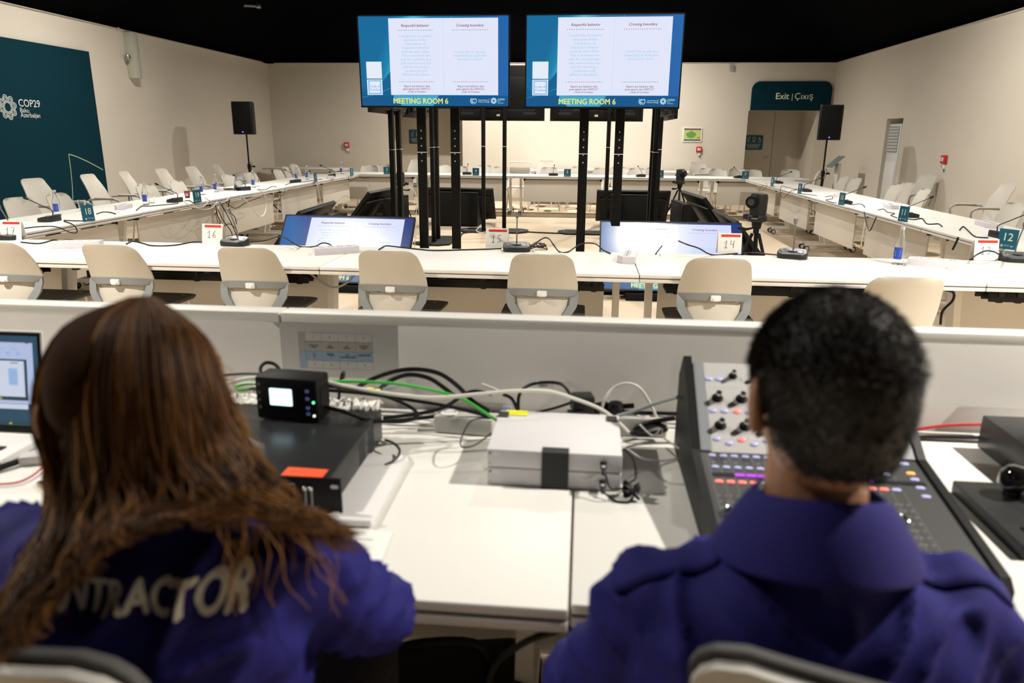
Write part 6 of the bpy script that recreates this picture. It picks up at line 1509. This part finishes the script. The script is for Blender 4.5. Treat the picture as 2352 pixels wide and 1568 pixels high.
# scalp cap under the parting
bm = new(); ell(bm, H(0, -.012, .022), (.0805*S, .099*S, .093*S), HM, 32, 20)
bmesh.ops.delete(bm, geom=[v for v in bm.verts if ((HM.inverted() @ (v.co-hcen)).y > .03 and (HM.inverted() @ (v.co-hcen)).z < .06)], context='VERTS'); obj('scalp_hair', bm, m_hb, hairw, ang=180)
def strands(n, name, m_, seed, amp=1.0, r=.0011, us=(0, 1), tail=1.0, wid=0):
    random.seed(seed); bm = new()
    for s_ in range(n):
        u = random.uniform(*us); th = random.random()**1.5*.016; ph = random.uniform(0, 6.28); ph2 = random.uniform(0, 6.28); cl = round(u*46)/46; cph = math.sin(cl*91)*6
        end = int(NPT*random.uniform(.66, 1.0)*tail); j0 = 0
        um = lerp(u, cl, .0); pts = []
        ll = random.uniform(-.006, .006)
        for j in range(j0, end):
            t_ = j/(NPT-1); uu = min(1, max(0, lerp(u, cl, min(1, t_*1.5)*.6)+.004*math.sin(t_*9+ph))); p = hairpt(uu, j); o_ = outward(p); tg = Vector((-o_.y, o_.x, 0))
            w_ = amp*max(0, t_-.22)
            p = p+o_*(th-.006+.010*w_*math.sin(t_*26+cph)+.004*w_*math.sin(t_*40+ph2))+tg*(ll*(.5+t_)+.016*w_*math.sin(t_*24+cph+1)+.006*w_*math.sin(t_*37+ph))
            pts.append(p)
        if len(pts) < 5: continue
        R_ = [r*min(1, .5+3*i/len(pts))*(1 if i < len(pts)*.7 else max(.25, (len(pts)-i)/(len(pts)*.3))) for i in range(len(pts))]
        tube(bm, pts, R_, 3, cap=False)
    return obj(name, bm, m_, hairw, kind='stuff', ang=180)
strands(2600, 'dark_strands', mat('strand_deep_brown', (.050, .019, .005), .5, spec=.22), 31)
strands(1300, 'brown_strands', mat('strand_warm_brown', (.16, .065, .014), .5, spec=.25), 32)
strands(200, 'golden_strands', mat('strand_golden', (.34, .16, .035), .5, spec=.25), 33, 1.3, .0007, (.6, 1))
strands(120, 'golden_strands', mat('strand_golden', (0, 0, 0)), 34, 1.2, .001, (0, .35))
# loose wisps on the right side of the head and over the jacket
random.seed(40); bm = new()
for i in range(20):
    u = random.uniform(.55, .85); j = random.randint(int(NPT*.55), int(NPT*.9)); p = hairpt(u, j)-Vector((0, .012, 0)); pts = [p]
    d = Vector((random.uniform(-.2, .8), -.05, -1)).normalized()
    for k in range(7): p = p+d*.014+Vector((.006*math.sin(k*1.3+i), -.001, .003*math.cos(k+i))); h_ = tree.find_nearest(p); pts.append(h_[0]+h_[1]*.006 if h_[0] and (p-h_[0]).length < .02 else p.copy())
    tube(bm, pts, [.0007, .0007, .0007, .0006, .0006, .0005, .0004, .0003], 3, cap=False)
for i in range(40):
    u = random.uniform(.72, .86); j = random.randint(4, int(NPT*.4)); p = hairpt(u, j); o_ = outward(p); pts = [p]
    for k in range(6): p = p+Vector((.006*math.cos(k*.9+i)+.003, 0, -.010+.004*math.sin(k+i))) + o_*.003; pts.append(p.copy())
    tube(bm, pts, .0006, 3, cap=False)
obj('wisps', bm, mat('strand_golden', (0, 0, 0)), hairw, kind='stuff', ang=180)
# ------------------------------------------------------------------ operators' chairs
def op_chair(label, x, y, rz):
    t = thing('office_chair', label, 'chair', (x, y, 0), rz, 'white office chairs of the two operators')
    bm = new(); shell(bm, .50, .972, top=.972, nv=16, nu=16, scale=1.12, th=.014); obj('backrest', bm, mat('shell_warm_white', (.56, .54, .50), .45), t)
    bm = new(); shell(bm, .50, .982, top=.982, nv=16, nu=16, scale=1.14, th=.012, off=.016); obj('back_mesh', bm, mat('grey_mesh', (.12, .12, .12), .9, bump=.8, bscale=900), t)
    seat(t, m_seat, .48, .46); legs(t, m_leg, .25)
    for s in ():
        bm = new(); tube(bm, spline([(s*.20, -.20, .50), (s*.27, -.14, .60), (s*.28, -.02, .655), (s*.28, .10, .655), (s*.27, .14, .58), (s*.24, .08, .42)], 5), .012, 8); obj('armrest_frame', bm, m_grey, t)
    return t
op_chair('white office chair behind the woman, at the lower left corner', -.570, .865, -.04)
op_chair('white office chair behind the man, turned slightly to the left', .378, .885, -.30)
